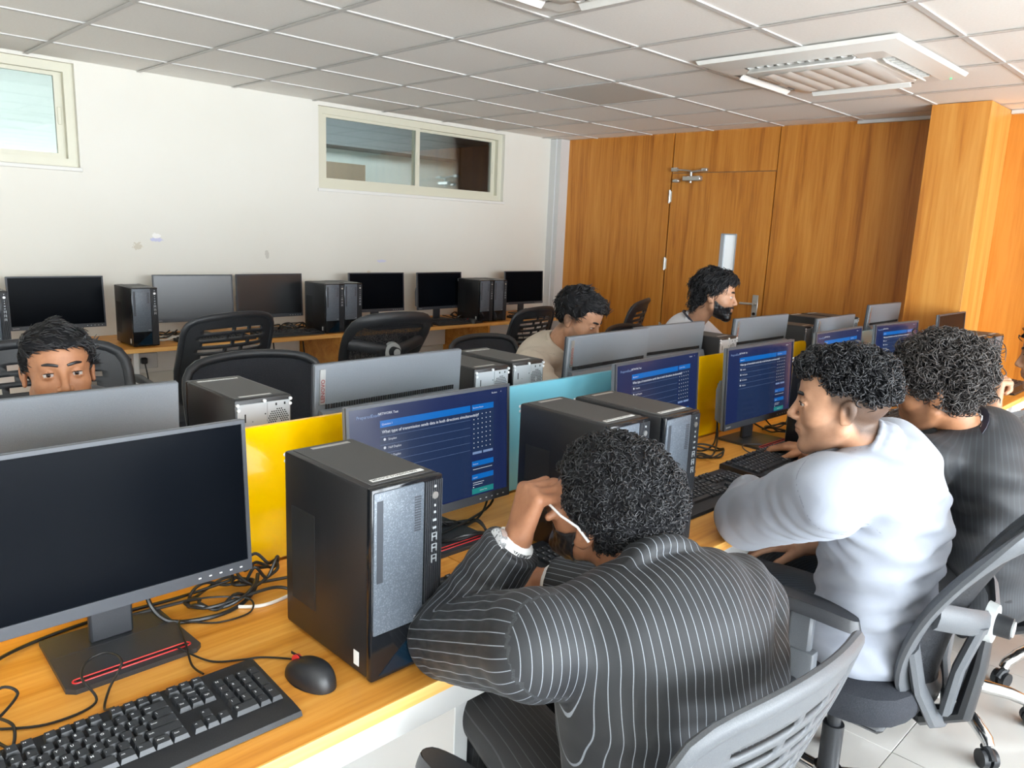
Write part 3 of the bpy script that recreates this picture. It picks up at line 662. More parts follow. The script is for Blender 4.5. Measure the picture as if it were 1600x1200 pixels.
# ------------------------------------------------------------------ keyboards
KW, KD = .452, .176
U = .0190
def layout():
    """(x centre, row y, width in units, legend) with x from the left edge and y from the rear edge"""
    out = []; x0 = .014; yr = [.020, .0455, .0645, .0835, .1025, .1215]
    fx = [0]+[2+k for k in range(4)]+[6.5+k for k in range(4)]+[11+k for k in range(4)]
    for k, f_ in enumerate(fx): out.append((x0+(f_+.5)*U, yr[0], 1, 'Esc' if k == 0 else 'F%d' % k))
    for k, c in enumerate('`1234567890-='): out.append((x0+(k+.5)*U, yr[1], 1, c))
    out.append((x0+14*U, yr[1], 2, 'Bksp'))
    out.append((x0+.75*U, yr[2], 1.5, 'Tab'))
    for k, c in enumerate('QWERTYUIOP[]'): out.append((x0+(k+2)*U, yr[2], 1, c))
    out.append((x0+14.25*U, yr[2], 1.5, '\\'))
    out.append((x0+.875*U, yr[3], 1.75, 'Caps'))
    for k, c in enumerate('ASDFGHJKL;\''): out.append((x0+(k+2.25)*U, yr[3], 1, c))
    out.append((x0+13.875*U, yr[3], 2.25, 'Enter'))
    out.append((x0+1.125*U, yr[4], 2.25, 'Shift'))
    for k, c in enumerate('ZXCVBNM,./'): out.append((x0+(k+2.75)*U, yr[4], 1, c))
    out.append((x0+13.625*U, yr[4], 2.75, 'Shift'))
    xx = 0
    for w, c in ((1.25, 'Ctrl'), (1.25, 'Win'), (1.25, 'Alt'), (6.25, ''), (1.25, 'Alt'), (1.25, 'Fn'), (1.25, 'Menu'), (1.25, 'Ctrl')): out.append((x0+(xx+w/2)*U, yr[5], w, c)); xx += w
    x1 = x0+15*U+.006
    for r_, row in ((0, ('Prt', 'Scr', 'Brk')), (1, ('Ins', 'Home', 'PgU')), (2, ('Del', 'End', 'PgD'))):
        for k, c in enumerate(row): out.append((x1+(k+.5)*U, yr[r_], 1, c))
    out.append((x1+1.5*U, yr[4], 1, '^'))
    for k, c in enumerate('<v>'): out.append((x1+(k+.5)*U, yr[5], 1, c))
    x2 = x1+3*U+.006
    for r_, row in ((1, 'N/*-'), (2, '789'), (3, '456'), (4, '123')):
        for k, c in enumerate(row): out.append((x2+(k+.5)*U, yr[r_], 1, c))
    out.append((x2+1*U, yr[5], 2, '0')); out.append((x2+2.5*U, yr[5], 1, '.')); out.append((x2+3.5*U, yr[2]+U/2, -2, '+')); out.append((x2+3.5*U, yr[4]+U/2, -2, 'Ent'))
    return out
key_me = {}
def key_mesh(w):
    if w not in key_me:
        hx = (abs(w) if w > 0 else 1)*U/2-.0007; hy = (2 if w < 0 else 1)*U/2-.0007; t = .0022; z = .0075
        m_ = MB()
        bot = [(-hx, -hy, 0), (hx, -hy, 0), (hx, hy, 0), (-hx, hy, 0)]; top = [(-hx+t, -hy+.003, z-.001), (hx-t, -hy+.003, z-.001), (hx-t, hy-.0012, z+.0006), (-hx+t, hy-.0012, z+.0006)]
        mid = [(x*.97, y*.97+.0002, z*.55) for x, y, _ in bot]
        m_.add(bot+top, [(0, 1, 5, 4), (1, 2, 6, 5), (2, 3, 7, 6), (3, 0, 4, 7), (4, 5, 6, 7)])
        key_me[w] = m_.mesh('key', 'key', smooth=False)
    return key_me[w]
def make_keyboard(detail):
    r = thing('keyboard', 'x', 'keyboard'); hx, hd = KW/2, KD/2
    tilt = .05
    b_ = MB(); prof = [(-hd, .002), (-hd+.004, .009), (-hd+.034, .0125), (-hd+.04, .0125), (hd-.004, .021), (hd, .018), (hd, .002)]
    b_.prism(prof, -hx, hx, 'yz')
    bo = b_.build('tray', 'black', r)
    lg = MB(); joined = MB()
    for (x, y, w, s) in layout():
        px, py = x-hx, hd-y; pz = .0125+(py-(-hd+.04))*.064
        T = Matrix.Translation((px, py, pz)) @ rotm(math.atan(.064), 0, 0)
        if detail:
            o = link('key', key_mesh(w), r); o.matrix_local = T
        else:
            me = key_mesh(w); joined.add([v.co.copy() for v in me.vertices], [tuple(p.vertices) for p in me.polygons], T)
        if s: text(lg, s, .0062 if len(s) == 1 else .0042, T @ Matrix.Translation((-(abs(w) if w > 0 else 1)*U/2+.0045, .0005, .0080)), .015)
    if not detail: joined.build('keys', 'key', r, smooth=False)['kind'] = 'stuff'
    lg.build('legends', 'mark', bo)
    x_ = MB(); text(x_, 'Lenovo', .008, Matrix.Translation((hx-.07, hd-.0105, .0206)) @ rotm(.064, 0, 0)); x_.build('logo', 'grey_bezel', bo)
    return r
kb = tree(make_keyboard(True)); kbs = tree(make_keyboard(False))
def keyb(first, l, x, y, deg=0, full=True, group='keyboards'): return place(kb if full else kbs, first, l, (x, y, DT), math.radians(deg), group)
keyb(True, 'nearest black keyboard in front of the dark monitor', .318, 1.056, -1)
keyb(False, 'black keyboard under the forearm of the man in pinstripes', 1.075, 1.085, 0)
keyb(False, 'black keyboard right of the twin towers, beside the white sleeve', 1.955, 1.125, -1)
keyb(False, 'black keyboard under the white shirted man\'s chin', 2.462, 1.155, 1)
keyb(True, 'keyboard partly hidden under the grey curly haired man\'s face', 3.62, 1.10, 0, False)
keyb(False, 'greyish keyboard by the raised hand with the black watch', 4.93, 1.03, 0, False)
for l, x, y, a in (('keyboard on the wall bench beside a coiled white cable', 2.06, 4.66, 3), ('keyboard on the wall bench in front of the grey sheen monitor', 2.56, 4.67, 0), ('keyboard on the wall bench right of the white knobbed chair', 3.42, 4.66, 0), ('keyboard on the wall bench before the monitor with visible stand', 4.0, 4.65, 0), ('keyboard on the wall bench at the corner end', 4.90, 4.66, 0)):
    keyb(False, l, x, y, a, False, 'keyboards on the wall bench')

# ------------------------------------------------------------------ mice
def make_mouse():
    r = thing('mouse', 'x', 'mouse')
    def surf(u, v):      # u around, v from bottom to top
        a = 2*PI*u; rr = math.cos(v*PI/2)**.55
        x = .031*math.cos(a)*rr*(1-.10*math.cos(2*a)); y = .054*math.sin(a)*rr
        z = .004+.034*math.sin(v*PI/2)*(1-.25*(y/.054)-.18*(y/.054)**2)
        return (x, y, z)
    b_ = MB().grid(surf, 40, 12); b_.add([(.030*math.cos(2*PI*k/24), .053*math.sin(2*PI*k/24), .001) for k in range(24)], [tuple(range(23, -1, -1))])
    b_.grid(lambda u, v: (lambda p: (p[0], p[1], .001+(p[2]-.001)*v))(surf(u, 0)), 40, 1)
    bo = b_.build('shell', 'black', r)
    MB().box(-.0006, .0006, .005, .050, .030, .0345, T=None).build('button_gap', 'dark_hole', bo)
    MB().cyl((-.004, .034, .024), (.004, .034, .024), .010, n=18).build('wheel', 'red', r)
    return r
ms = tree(make_mouse())
def mouse(first, l, x, y, deg): return place(ms, first, l, (x, y, DT), math.radians(deg), 'mice')
mouse(True, 'black mouse with red wheel between the nearest keyboard and tower', .602, 1.043, 8)
mouse(False, 'black mouse under the white shirted man\'s hand', 2.12, 1.00, 0)
mouse(False, 'black mouse on the wall bench right of the white knobbed chair', 3.70, 4.62, 0)
mouse(False, 'black mouse on the wall bench beside the last two towers', 4.13, 4.60, 0)
# ------------------------------------------------------------------ office chairs (sitter looks to local +Y)
def make_chair(kind, frame_m, arm):
    r = thing('office_chair', 'x', 'chair')
    # seat
    def seat(u, v):
        a = 2*PI*u; n = 3.6; c, s_ = math.cos(a), math.sin(a)
        k = (abs(c)**n+abs(s_)**n)**(-1/n)
        return k*c*.245, k*s_*.235
    lay = [(.80, .415), (.97, .42), (1.0, .445), (1.0, .465), (.97, .488), (.88, .500), (.6, .503), (.2, .499), (.02, .499)]
    sm = MB().grid(lambda u, v: (lambda q, p: (p[0]*q[0], p[1]*q[0]+.02, q[1]-.015*max(0, p[1]*q[0]/.235)**3))(lay[int(round(v*(len(lay)-1)))], seat(u, v)), 36, len(lay)-1)
    sm.build('seat', 'fabric', r)
    MB().box(-.20, .20, -.17, .20, .395, .422, .012).build('seat_pan', 'chair_black', r)
    MB().box(-.07, .07, -.13, .10, .355, .397, .008).cyl((.05, .03, .375), (.24, .05, .37), .006).build('mechanism', 'chair_black', r)
    # gas lift and star base
    MB().cyl((0, 0, .20), (0, 0, .36), .018).cyl((0, 0, .09), (0, 0, .255), .027, n=18).build('gas_lift', 'chair_black', r)
    MB().cyl((0, 0, .055), (0, 0, .125), .036, n=18).build('hub', 'chrome', r)
    for k in range(5):
        a = 2*PI*k/5+.3; c, s_ = math.cos(a), math.sin(a)
        lg = MB().tube([(c*q, s_*q, z) for q, z in ((.02, .10), (.12, .108), (.22, .098), (.28, .080), (.292, .066))], [.023, .022, .020, .018, .016], 10).build('leg', 'chrome', r)
        cs = MB().cyl((c*.285, s_*.285, .055), (c*.285, s_*.285, .078), .007, n=8)
        tx_, ty_ = -s_, c
        for q in (-1, 1):
            p = Vector((c*.292+tx_*q*.014, s_*.292+ty_*q*.014, .027)); d = Vector((tx_, ty_, 0))
            cs.cyl(p-d*.009, p+d*.009, .027, n=16)
        cs.tube([(c*.27, s_*.27, .055), (c*.30, s_*.30, .052), (c*.318, s_*.318, .035)], .012, 8)
        cs.build('caster', 'chair_black', lg)
    # backrest
    def S(u, v, off=0.0):            # u -1..1, v 0..1
        vz, v = v, max(v, 0.0)
        w = .175+.055*min(1, v*2.2)**.7 if kind != 'lumbar' else .150+.075*math.sin(min(1, v*1.15)*PI/2)
        top = .965-.022*u*u; z0 = .545+.02*u*u
        z = z0+(top-z0)*vz
        y = -.235-.045*math.sin(v*PI*.75)-.095*v**1.6+.045*u*u+off
        if kind == 'lumbar':
            z0 = .455+.03*u*u; z = z0+(top-z0)*vz; w = .115+.105*math.sin(min(1, v*1.05)*PI/2); y = -.215-.01*v-.19*v**2.0+.045*u*u+off; return Vector((u*w, y, z))
        return Vector((u*w, y, z))
    def outline(m=.90, n=64):
        out = []
        for k in range(n):
            a = 2*PI*k/n; c, s_ = math.cos(a), math.sin(a); e = 8.0
            q = (abs(c)**e+abs(s_)**e)**(-1/e); out.append(S(q*c, .5+.5*q*s_))
        return out
    fr = MB().tube(outline(), .014 if kind == 'lumbar' else .011, 10, closed=True, ry=.030 if kind == 'lumbar' else .015, upv=(0, 1, 0)).build('back_frame', frame_m, r)
    def inside(u, v):
        uu, vv = 2*u-1, v
        a = max(abs(uu), abs(2*vv-1)); 
        return (abs(uu)**8+abs(2*vv-1)**8) <= 1.02
    nu, nv = 28, 60
    if kind == 'slot':
        rows = {}
        for q in range(9):
            for j in (19+4*q, 20+4*q): rows[j] = q
        def skip(i, j):
            if not inside((i+.5)/nu, (j+.5)/nv): return True
            if j in rows:
                q = rows[j]; lo, hi = 5-(q % 2), 22+(q % 2)
                ribs = (11, 16) if q % 2 else (13, 18)
                return lo <= i <= hi and i not in ribs
            return False
        bowed = lambda u, v: S(2*u-1, v-.035*(1-(2*u-1)**2)*math.sin(v*PI))
        sh = MB().grid(bowed, nu, nv, skip).build('back_shell', frame_m, r)
        md = sh.modifiers.new('thickness', 'SOLIDIFY'); md.thickness = .007; md.offset = 0
    else:
        m_net = 'net' if kind == 'lumbar' else 'fabric'
        sh = MB().grid(lambda u, v: S(2*u-1, v), nu, nv, lambda i, j: not inside((i+.5)/nu, (j+.5)/nv)).build('back_mesh', m_net, r)
    # spine that carries the back
    MB().tube([(0, -.08, .385), (0, -.20, .38), (0, -.285, .43), (0, -.30, .56), (0, -.305, .66)], [.022, .024, .022, .018, .012], 10, ry=.03, upv=(0, 1, 0)).build('back_spine', 'chair_black', r)
    if kind == 'lumbar':
        br = MB(); dv = .66 if frame_m == 'chair_black' else .42
        for s_ in (-1, 1):
            br.tube([S(s_*.97, dv+.10, -.010), S(s_*.62, dv+.06, -.035), S(s_*.25, dv+.02, -.05), S(0, dv, -.05)], .012, 8, ry=.030, upv=(0, 1, 0))
            br.tube([S(s_*.32, dv+.02, -.05), S(s_*.42, dv*.5, -.055), S(s_*.32, -.04, -.045)], .014, 8, ry=.026, upv=(0, 1, 0))
            br.tube([S(s_*.98, .30, -.005), S(s_*.80, .05, -.02), S(s_*.45, -.10, -.03), S(0, -.12, -.03)], .013, 8, ry=.024, upv=(0, 1, 0))
        br.build('back_brace', frame_m, r)
        dv = .66 if frame_m == 'chair_black' else .42; c = S(0, dv, -.045)
        kn = MB().cyl(c, c+Vector((0, -.020, 0)), .048, .044, n=24).build('lumbar_dial', 'chair_knob', r)
        MB().cyl(c+Vector((0, -.019, 0)), c+Vector((0, -.052, 0)), .026, .024, n=20).build('lumbar_knob', 'chair_black', kn)
        MB().cyl(c+Vector((0, -.051, 0)), c+Vector((0, -.056, 0)), .018, n=20).build('knob_cap', 'chair_knob', kn)
        MB().grid(lambda u, v: S((2*u-1)*.62, .24+.16*v, .016+.02*math.sin(PI*v)*(1-(2*u-1)**2)), 14, 8).build('lumbar_pad', 'chair_black', r)
    # arms
    for s_ in (-1, 1):
        if arm == 'post':
            a_ = MB().box(s_*.285-.018, s_*.285+.018, -.035, .045, .40, .585, .008, 2).box(s_*.285-.012, s_*.285+.012, -.022, .032, .56, .68, .006).box(min(s_*.15, s_*.29), max(s_*.15, s_*.29), -.03, .04, .392, .412).build('arm_post', 'chair_grey' if frame_m == 'chair_grey' else 'chair_black', r)
            MB().cyl((s_*.303, .005, .50), (s_*.325, .005, .50), .016, n=16).build('arm_knob', 'chair_black', a_)
            pd = MB().grid(lambda u, v: (lambda a: (s_*.285+.040*math.cos(a)*(1-.25*v*v)*(abs(math.cos(a))**-.3 if abs(math.cos(a)) > .2 else 1.2)*.9, .01+.135*math.sin(a)*(1-.06*v), .68+.028*v-.012*math.sin(a)**2))(2*PI*u), 30, 3)
            pd.add([(s_*.285+.03*math.cos(2*PI*k/30), .01+.127*math.sin(2*PI*k/30), .7075-.012*math.sin(2*PI*k/30)**2) for k in range(30)], [tuple(range(30))])
            pd.add([(s_*.285+.038*math.cos(2*PI*k/30), .01+.134*math.sin(2*PI*k/30), .681-.012*math.sin(2*PI*k/30)**2) for k in range(30)], [tuple(range(29, -1, -1))])
            pd.build('arm_pad', 'chair_black' if frame_m != 'chair_grey' else 'charcoal', r)
        else:
            MB().tube([(s_*.15, .09, .405), (s_*.27, .11, .42), (s_*.295, .13, .50), (s_*.295, .115, .62), (s_*.292, .06, .675), (s_*.29, -.06, .685), (s_*.288, -.17, .66), (s_*.285, -.19, .58), (s_*.275, -.12, .46), (s_*.15, -.06, .405)], [.014, .018, .020, .022, .026, .028, .024, .020, .018, .014], 10, ry=.014, upv=(1, 0, 0)).build('arm_loop', 'chair_black', r)
    return r
CH = {}
def chair(kind, frame_m, arm, l, x, y, deg, s=1.0):
    k = (kind, frame_m, arm); first = k not in CH
    if first: CH[k] = tree(make_chair(*k))
    o = place(CH[k], first, l, (x, y, 0), math.radians(deg), 'office chairs'); o.scale = (s, s, s); return o
chair('slot', 'chair_grey', 'post', 'grey slotted chair back in the foreground, behind the man in pinstripes', .965, .705, -4, .975)
chair('lumbar', 'chair_grey', 'post', 'grey framed chair with lumbar dial, behind the man in the white shirt', 1.93, .665, 1)
chair('slot', 'chair_grey', 'loop', 'chair with curved arms at the right edge, behind the grey curly haired man', 2.66, .62, -6)
chair('slot', 'chair_black', 'loop', 'black slotted chair behind the man at left', .61, 2.34, 178, 1.13)
chair('plain', 'chair_black', 'post', 'empty chair with a smooth black back next to the steel rear tower', 1.235, 2.22, 174, 1.06)
chair('slot', 'chair_black', 'loop', 'black slotted chair in front of the wall bench\'s pale monitor', 1.57, 3.88, 12, 1.09)
chair('lumbar', 'chair_black', 'post', 'black chair with a white knob in front of the wall bench', 2.42, 3.66, -4, 1.07)
chair('slot', 'chair_black', 'loop', 'black slotted chair in front of the last two wall bench towers', 3.62, 3.80, 10, 1.04)
chair('slot', 'chair_black', 'loop', 'black slotted chair by the wood wall, between beige shirt and bearded man', 4.03, 3.33, 24, 1.12)
chair('plain', 'chair_black', 'loop', 'chair hidden under the beige shirted man', 2.62, 2.50, 180)
chair('plain', 'chair_black', 'loop', 'chair hidden under the bearded man', 3.72, 2.42, 184)
chair('slot', 'chair_grey', 'post', 'chair of the watch wearing person just outside the right edge', 3.27, .40, 0)

# ------------------------------------------------------------------ cables
def smooth(pts, n=8):
    P = [Vector(p) for p in pts]; out = []
    for i in range(len(P)-1):
        p0, p1, p2, p3 = P[max(i-1, 0)], P[i], P[i+1], P[min(i+2, len(P)-1)]
        for k in range(n):
            t_ = k/n; out.append(.5*((2*p1)+(-p0+p2)*t_+(2*p0-5*p1+4*p2-p3)*t_**2+(-p0+3*p1-3*p2+p3)*t_**3))
    return out+[P[-1]]
def cable(name, label, pts, r=.0028, m='cable', group=None, n=7):
    o = MB().tube(smooth(pts), r, n).build(name, m); tag(o, label, 'cable', group); return o
def coil(cx, cy, z, a, b, turns, ph=0, wob=.012, seed=0):
    rnd = random.Random(seed); out = []
    for k in range(int(turns*10)):
        th = 2*PI*k/10+ph; q = 1+rnd.uniform(-.16, .16)
        out.append((cx+a*q*math.cos(th), cy+b*q*math.sin(th), z+rnd.uniform(0, wob)))
    return out
G = 'cables behind the near monitors'
z = DT+.004
cable('monitor_cable', 'thick black cable hanging from the dark monitor to the coil by the tower', [(.47, 1.40, .84), (.475, 1.395, .79), (.50, 1.37, z+.004), (.56, 1.345, z), (.62, 1.35, z), (.67, 1.38, z+.006), (.70, 1.42, z+.02)], .0042, group=G)
cable('power_cable', 'black cable coiled on the desk between dark monitor and nearest tower', [(.42, 1.45, z)]+coil(.615, 1.405, z, .062, .045, 2.3, 3.0, .022, 3)+[(.70, 1.36, z+.012), (.74, 1.34, z)], .0034, group=G)
cable('power_cable', 'loosely coiled black cable leaning on the nearest tower', coil(.70, 1.43, z+.008, .045, .040, 2.6, .5, .05, 7)+[(.78, 1.40, z)], .0034, group=G)
cable('video_cable', 'black cable running behind the dark monitor\'s stand to the left edge', [(.66, 1.44, z+.015), (.55, 1.46, z), (.40, 1.47, z), (.28, 1.45, z), (.22, 1.40, z+.006), (.20, 1.32, z), (.17, 1.22, z)], .0032, group=G)
cable('mouse_cable', 'thin grey black cable looping right of the dark monitor\'s stand', [(.52, 1.44, z), (.58, 1.385, z+.02), (.645, 1.35, z+.01), (.63, 1.315, z), (.57, 1.315, z), (.53, 1.35, z), (.505, 1.34, z+.012), (.485, 1.26, z+.010), (.47, 1.20, z+.004), (.468, 1.15, z+.012)], .0019, group=G)
cable('keyboard_cable', 'thin black keyboard cable arching over the dark monitor\'s red slot', [(.330, 1.147, DT+.018), (.325, 1.175, z), (.345, 1.215, z+.006), (.375, 1.245, z+.028), (.365, 1.285, z+.030), (.335, 1.285, z+.026), (.315, 1.245, z+.022), (.32, 1.20, z), (.25, 1.19, z), (.18, 1.235, z)], .0021, group=G)
cable('cable_tie_bundle', 'small tied bundle of thin cable at the left edge', [(.185, 1.265, z), (.215, 1.30, z+.02), (.235, 1.285, z+.01), (.20, 1.25, z), (.175, 1.24, z), (.185, 1.20, z), (.200, 1.165, z), (.21, 1.20, z+.012), (.19, 1.245, z+.008), (.165, 1.215, z)], .0024, group=G)
cable('mouse_cable', 'short thin cable from the nearest mouse towards the keyboard', [(.606, 1.095, DT+.012), (.600, 1.125, z), (.57, 1.155, z), (.54, 1.17, z), (.50, 1.20, z), (.47, 1.26, z+.01)], .0018, group=G)
cable('network_cable', 'white cable lying on the desk behind the nearest tower', [(.62, 1.352, z), (.66, 1.325, z), (.72, 1.33, z), (.77, 1.36, z), (.82, 1.42, z)], .0036, 'cable_white', G)
for cx, who in ((1.215, 'blue exam monitor'), (2.93, 'monitor in front of the white shirted man'), (2.36, 'lit monitor by the cyan divider'), (3.82, 'pale lit monitor')):
    cable('power_cable', 'tangled black cable loops right of the '+who, [(cx-.12, 1.43, z+.03)]+coil(cx-.02, 1.36, z, .075, .055, 2.4, cx, .02, int(cx*100))+[(cx+.13, 1.40, z+.03), (cx+.14, 1.42, z+.12)], .0034, group=G)
    cable('video_cable', 'black cable rising beside the divider near the '+who, [(cx-.06, 1.42, z+.05), (cx, 1.40, z), (cx+.06, 1.38, z+.01), (cx+.12, 1.40, z+.05), (cx+.16, 1.43, z+.16), (cx+.17, 1.44, z+.22)], .0030, group=G)
cable('usb_cable', 'pale cable curling over the red slot beside the white shirted man\'s keyboard', [(2.33, 1.16, z), (2.36, 1.10, z), (2.44, 1.09, z), (2.48, 1.15, z), (2.43, 1.24, z+.02), (2.50, 1.30, z+.02), (2.60, 1.28, z+.01)], .0022, 'grey_bezel', G)
G = 'cables on the wall bench'
for cx, l, mm in ((1.80, 'tangle beside the tower between the black and pale monitors', 'cable'), (2.70, 'tangle right of the grey sheen monitor', 'cable'), (4.24, 'tangle between the monitor with visible stand and the last towers', 'cable'), (5.12, 'tangle under the last monitor in the corner', 'cable'), (1.01, 'tangle right of the tower at the left edge', 'cable')):
    cable('power_cable', 'black cable '+l, [(cx-.1, 4.97, z+.02)]+coil(cx, 4.86, z, .09, .06, 3, cx, .05, int(cx*10))+[(cx+.1, 4.97, z+.03)], .0042, mm, G)
cable('network_cable', 'white cable coiled on the wall bench beside the tower', coil(1.83, 4.80, z, .085, .05, 2.2, 1, .02, 4), .005, 'cable_white', G)
cable('power_cable', 'black cable hanging under the wall bench left of the slotted chair', [(1.55, 5.05, .55), (1.50, 4.95, .42), (1.60, 4.85, .36), (1.75, 4.85, .38), (1.9, 4.95, .45)], .006, 'cable', G)
cable('power_cable', 'black cable hanging in a loop under the wall bench behind the white knobbed chair', [(2.62, 5.0, .68), (2.60, 4.9, .50), (2.66, 4.8, .34), (2.76, 4.8, .40), (2.80, 4.9, .66)], .005, 'cable', G)
# ------------------------------------------------------------------ implicit surfaces for bodies and clothes
A3 = lambda v: np.asarray(v, np.float32)
def smin(a, b, k):
    h = np.clip(.5+.5*(b-a)/k, 0, 1); return b*(1-h)+a*h-k*h*(1-h)
def smax(a, b, k): return -smin(-a, -b, k)
def cap(P, a, b, r0, r1=None):
    a = A3(a); d = A3(b)-a; r1 = r0 if r1 is None else r1; L = np.float32(1/max(float(d@d), 1e-9))
    Q = P-a; t = Q@d; t *= L; np.clip(t, 0, 1, out=t)
    Q -= t[:, None]*d; Q *= Q
    return np.sqrt(Q[:, 0]+Q[:, 1]+Q[:, 2])-(np.float32(r0)+np.float32(r1-r0)*t)
def local(P, c, r, fn, inner):
    """fn only where P is within r of c, a plain sphere distance elsewhere"""
    q = P-A3(c); q *= q; d = np.sqrt(q[:, 0]+q[:, 1]+q[:, 2]); m = d < r; d -= np.float32(inner)
    if m.any(): d[m] = fn(P[m])
    return d
def ell(P, c, r, R=None):
    q = P-A3(c)
    if R is not None: q = q@A3(R)            # columns of R: local axes
    r = A3(r); q = q/r; w = q/r; q *= q; w *= w; k0 = np.sqrt(q[:, 0]+q[:, 1]+q[:, 2]); k1 = np.sqrt(w[:, 0]+w[:, 1]+w[:, 2])
    return k0*(k0-1)/np.maximum(k1, 1e-6)
def union(ds, k):
    d = ds[0]
    for e in ds[1:]: d = smin(d, e, k)
    return d
def fold(P, c, q, lam, amp, R, ph=0.0):
    """wrinkles: ridges across direction q, fading away from c"""
    v = P-A3(c); q = A3(q)/np.linalg.norm(q)
    return amp*np.sin(2*np.pi*(v@q)/lam+ph+6*(v@A3((.7, -.5, .6))))*np.exp(-(v*v).sum(1)/(R*R))
_rs = np.random.RandomState(5); _nd = _rs.normal(size=(3, 12, 3)).astype(np.float32); _np = _rs.uniform(0, 6.28, (3, 12)).astype(np.float32)
def nz(P, scale, s=0):
    """cheap smooth noise, about -1..1"""
    o = np.zeros(len(P), np.float32)
    for k in range(7): o += np.sin(P@(_nd[s, k]*scale)+_np[s, k])
    return o/2.7
def surfnet(fn, lo, hi, h):
    lo = A3(lo); hi = A3(hi); nc = np.ceil((hi-lo)/(4*h)).astype(int)+1; n = (nc-1)*4+1
    ax = [lo[i]+np.arange(nc[i])*4*h for i in range(3)]
    Pc = np.stack(np.meshgrid(*ax, indexing='ij'), -1).reshape(-1, 3).astype(np.float32)
    dc = np.concatenate([fn(Pc[i:i+200000]) for i in range(0, len(Pc), 200000)]).reshape(nc)
    ix = [(np.arange(n[i])+2)//4 for i in range(3)]
    V = dc[np.ix_(*ix)].astype(np.float32)
    act = (np.abs(V) < 6.5*h); I = np.argwhere(act)
    for i in range(0, len(I), 400000):
        J = I[i:i+400000]; V[J[:, 0], J[:, 1], J[:, 2]] = fn((lo+J*h).astype(np.float32))
    ins = V < 0
    s = np.zeros(n-1, np.int8)
    for a in (0, 1):
        for b in (0, 1):
            for c in (0, 1): s += ins[a:n[0]-1+a, b:n[1]-1+b, c:n[2]-1+c]
    C = np.argwhere((s > 0) & (s < 8)); idm = np.full(n-1, -1, np.int32); idm[C[:, 0], C[:, 1], C[:, 2]] = np.arange(len(C))
    acc = np.zeros((len(C), 3), np.float32); cnt = np.zeros(len(C), np.float32)
    corners = [(a, b, c) for a in (0, 1) for b in (0, 1) for c in (0, 1)]
    for p in corners:
        for d in range(3):
            if p[d]: continue
            q = list(p); q[d] = 1
            v0 = V[C[:, 0]+p[0], C[:, 1]+p[1], C[:, 2]+p[2]]; v1 = V[C[:, 0]+q[0], C[:, 1]+q[1], C[:, 2]+q[2]]
            m = (v0 < 0) != (v1 < 0); t = np.where(m, v0/np.where(m, v0-v1, 1), 0)
            pt = np.tile(A3(p), (len(C), 1)); pt[:, d] += t; acc[m] += pt[m]; cnt[m] += 1
    vs = lo+(C+acc/cnt[:, None])*h
    F = []
    for d in range(3):
        sl0 = [slice(None)]*3; sl1 = [slice(None)]*3; sl0[d] = slice(0, -1); sl1[d] = slice(1, None)
        E = np.argwhere(ins[tuple(sl0)] != ins[tuple(sl1)]); o1, o2 = (d+1) % 3, (d+2) % 3
        E = E[(E[:, o1] > 0) & (E[:, o2] > 0) & (E[:, o1] < n[o1]-1) & (E[:, o2] < n[o2]-1)]
        def cell(da, db):
            q = E.copy(); q[:, o1] += da; q[:, o2] += db; return idm[q[:, 0], q[:, 1], q[:, 2]]
        Q = np.stack([cell(-1, -1), cell(0, -1), cell(0, 0), cell(-1, 0)], 1)
        rev = ~ins[E[:, 0], E[:, 1], E[:, 2]]; Q[rev] = Q[rev][:, ::-1]; F.append(Q)
    F = np.concatenate(F); F = F[(F >= 0).all(1)]
    return vs.astype(np.float32), F
def np_mesh(name, vs, F, m, attrs=None, smooth_=True):
    me = bpy.data.meshes.new(name); k = F.shape[1]
    me.vertices.add(len(vs)); me.vertices.foreach_set('co', vs.astype(np.float32).ravel())
    me.loops.add(F.size); me.loops.foreach_set('vertex_index', F.astype(np.int32).ravel())
    me.polygons.add(len(F)); me.polygons.foreach_set('loop_start', np.arange(0, F.size, k, dtype=np.int32)); me.polygons.foreach_set('loop_total', np.full(len(F), k, np.int32))
    me.update(calc_edges=True); me.validate()
    if smooth_: me.shade_smooth()
    for mm in (m if isinstance(m, (list, tuple)) else [m]): me.materials.append(M[mm] if isinstance(mm, str) else mm)
    for n, a in (attrs or {}).items():
        at = me.attributes.new(n, 'FLOAT', 'POINT'); at.data.foreach_set('value', a.astype(np.float32))
    return me
def normals(vs, F):
    n = np.zeros_like(vs); fn = np.cross(vs[F[:, 2]]-vs[F[:, 0]], vs[F[:, 3]]-vs[F[:, 1]])
    for k in range(4): np.add.at(n, F[:, k], fn)
    return n/np.maximum(np.linalg.norm(n, axis=1), 1e-9)[:, None]

# ------------------------------------------------------------------ people's materials
def skin(name, c, c2, hairc=(.02, .016, .014)):
    m = mat(name, c, .48, spec=.4); t = NT(m); f = t.noise(t.coord(), 38, 3, .6)
    base = t.mix(t.ramp(f, [(.35, (0, 0, 0)), (.7, (1, 1, 1))]), c, c2)
    base = t.mix(t.math('MULTIPLY', t.attr('lip'), .75), base, (c[0]*.72, c[1]*.42, c[2]*.42))
    g = t.noise(t.coord(), 900, 2, .6)
    base = t.mix(t.math('MULTIPLY', t.attr('stubble'), t.math('MULTIPLY_ADD', g, .5, .6), clamp=True), base, hairc)
    t.col(base); t.b.inputs['Subsurface Weight'].default_value = .0; t.b.inputs['Subsurface Radius'].default_value = (.008, .004, .002); t.b.inputs['Subsurface Scale'].default_value = 1.0
    t.bump(t.noise(t.coord(), 420, 2, .6), .06, .001); return m
def hairmat(name, c, rough=.36): return mat(name, c, rough, spec=.5)
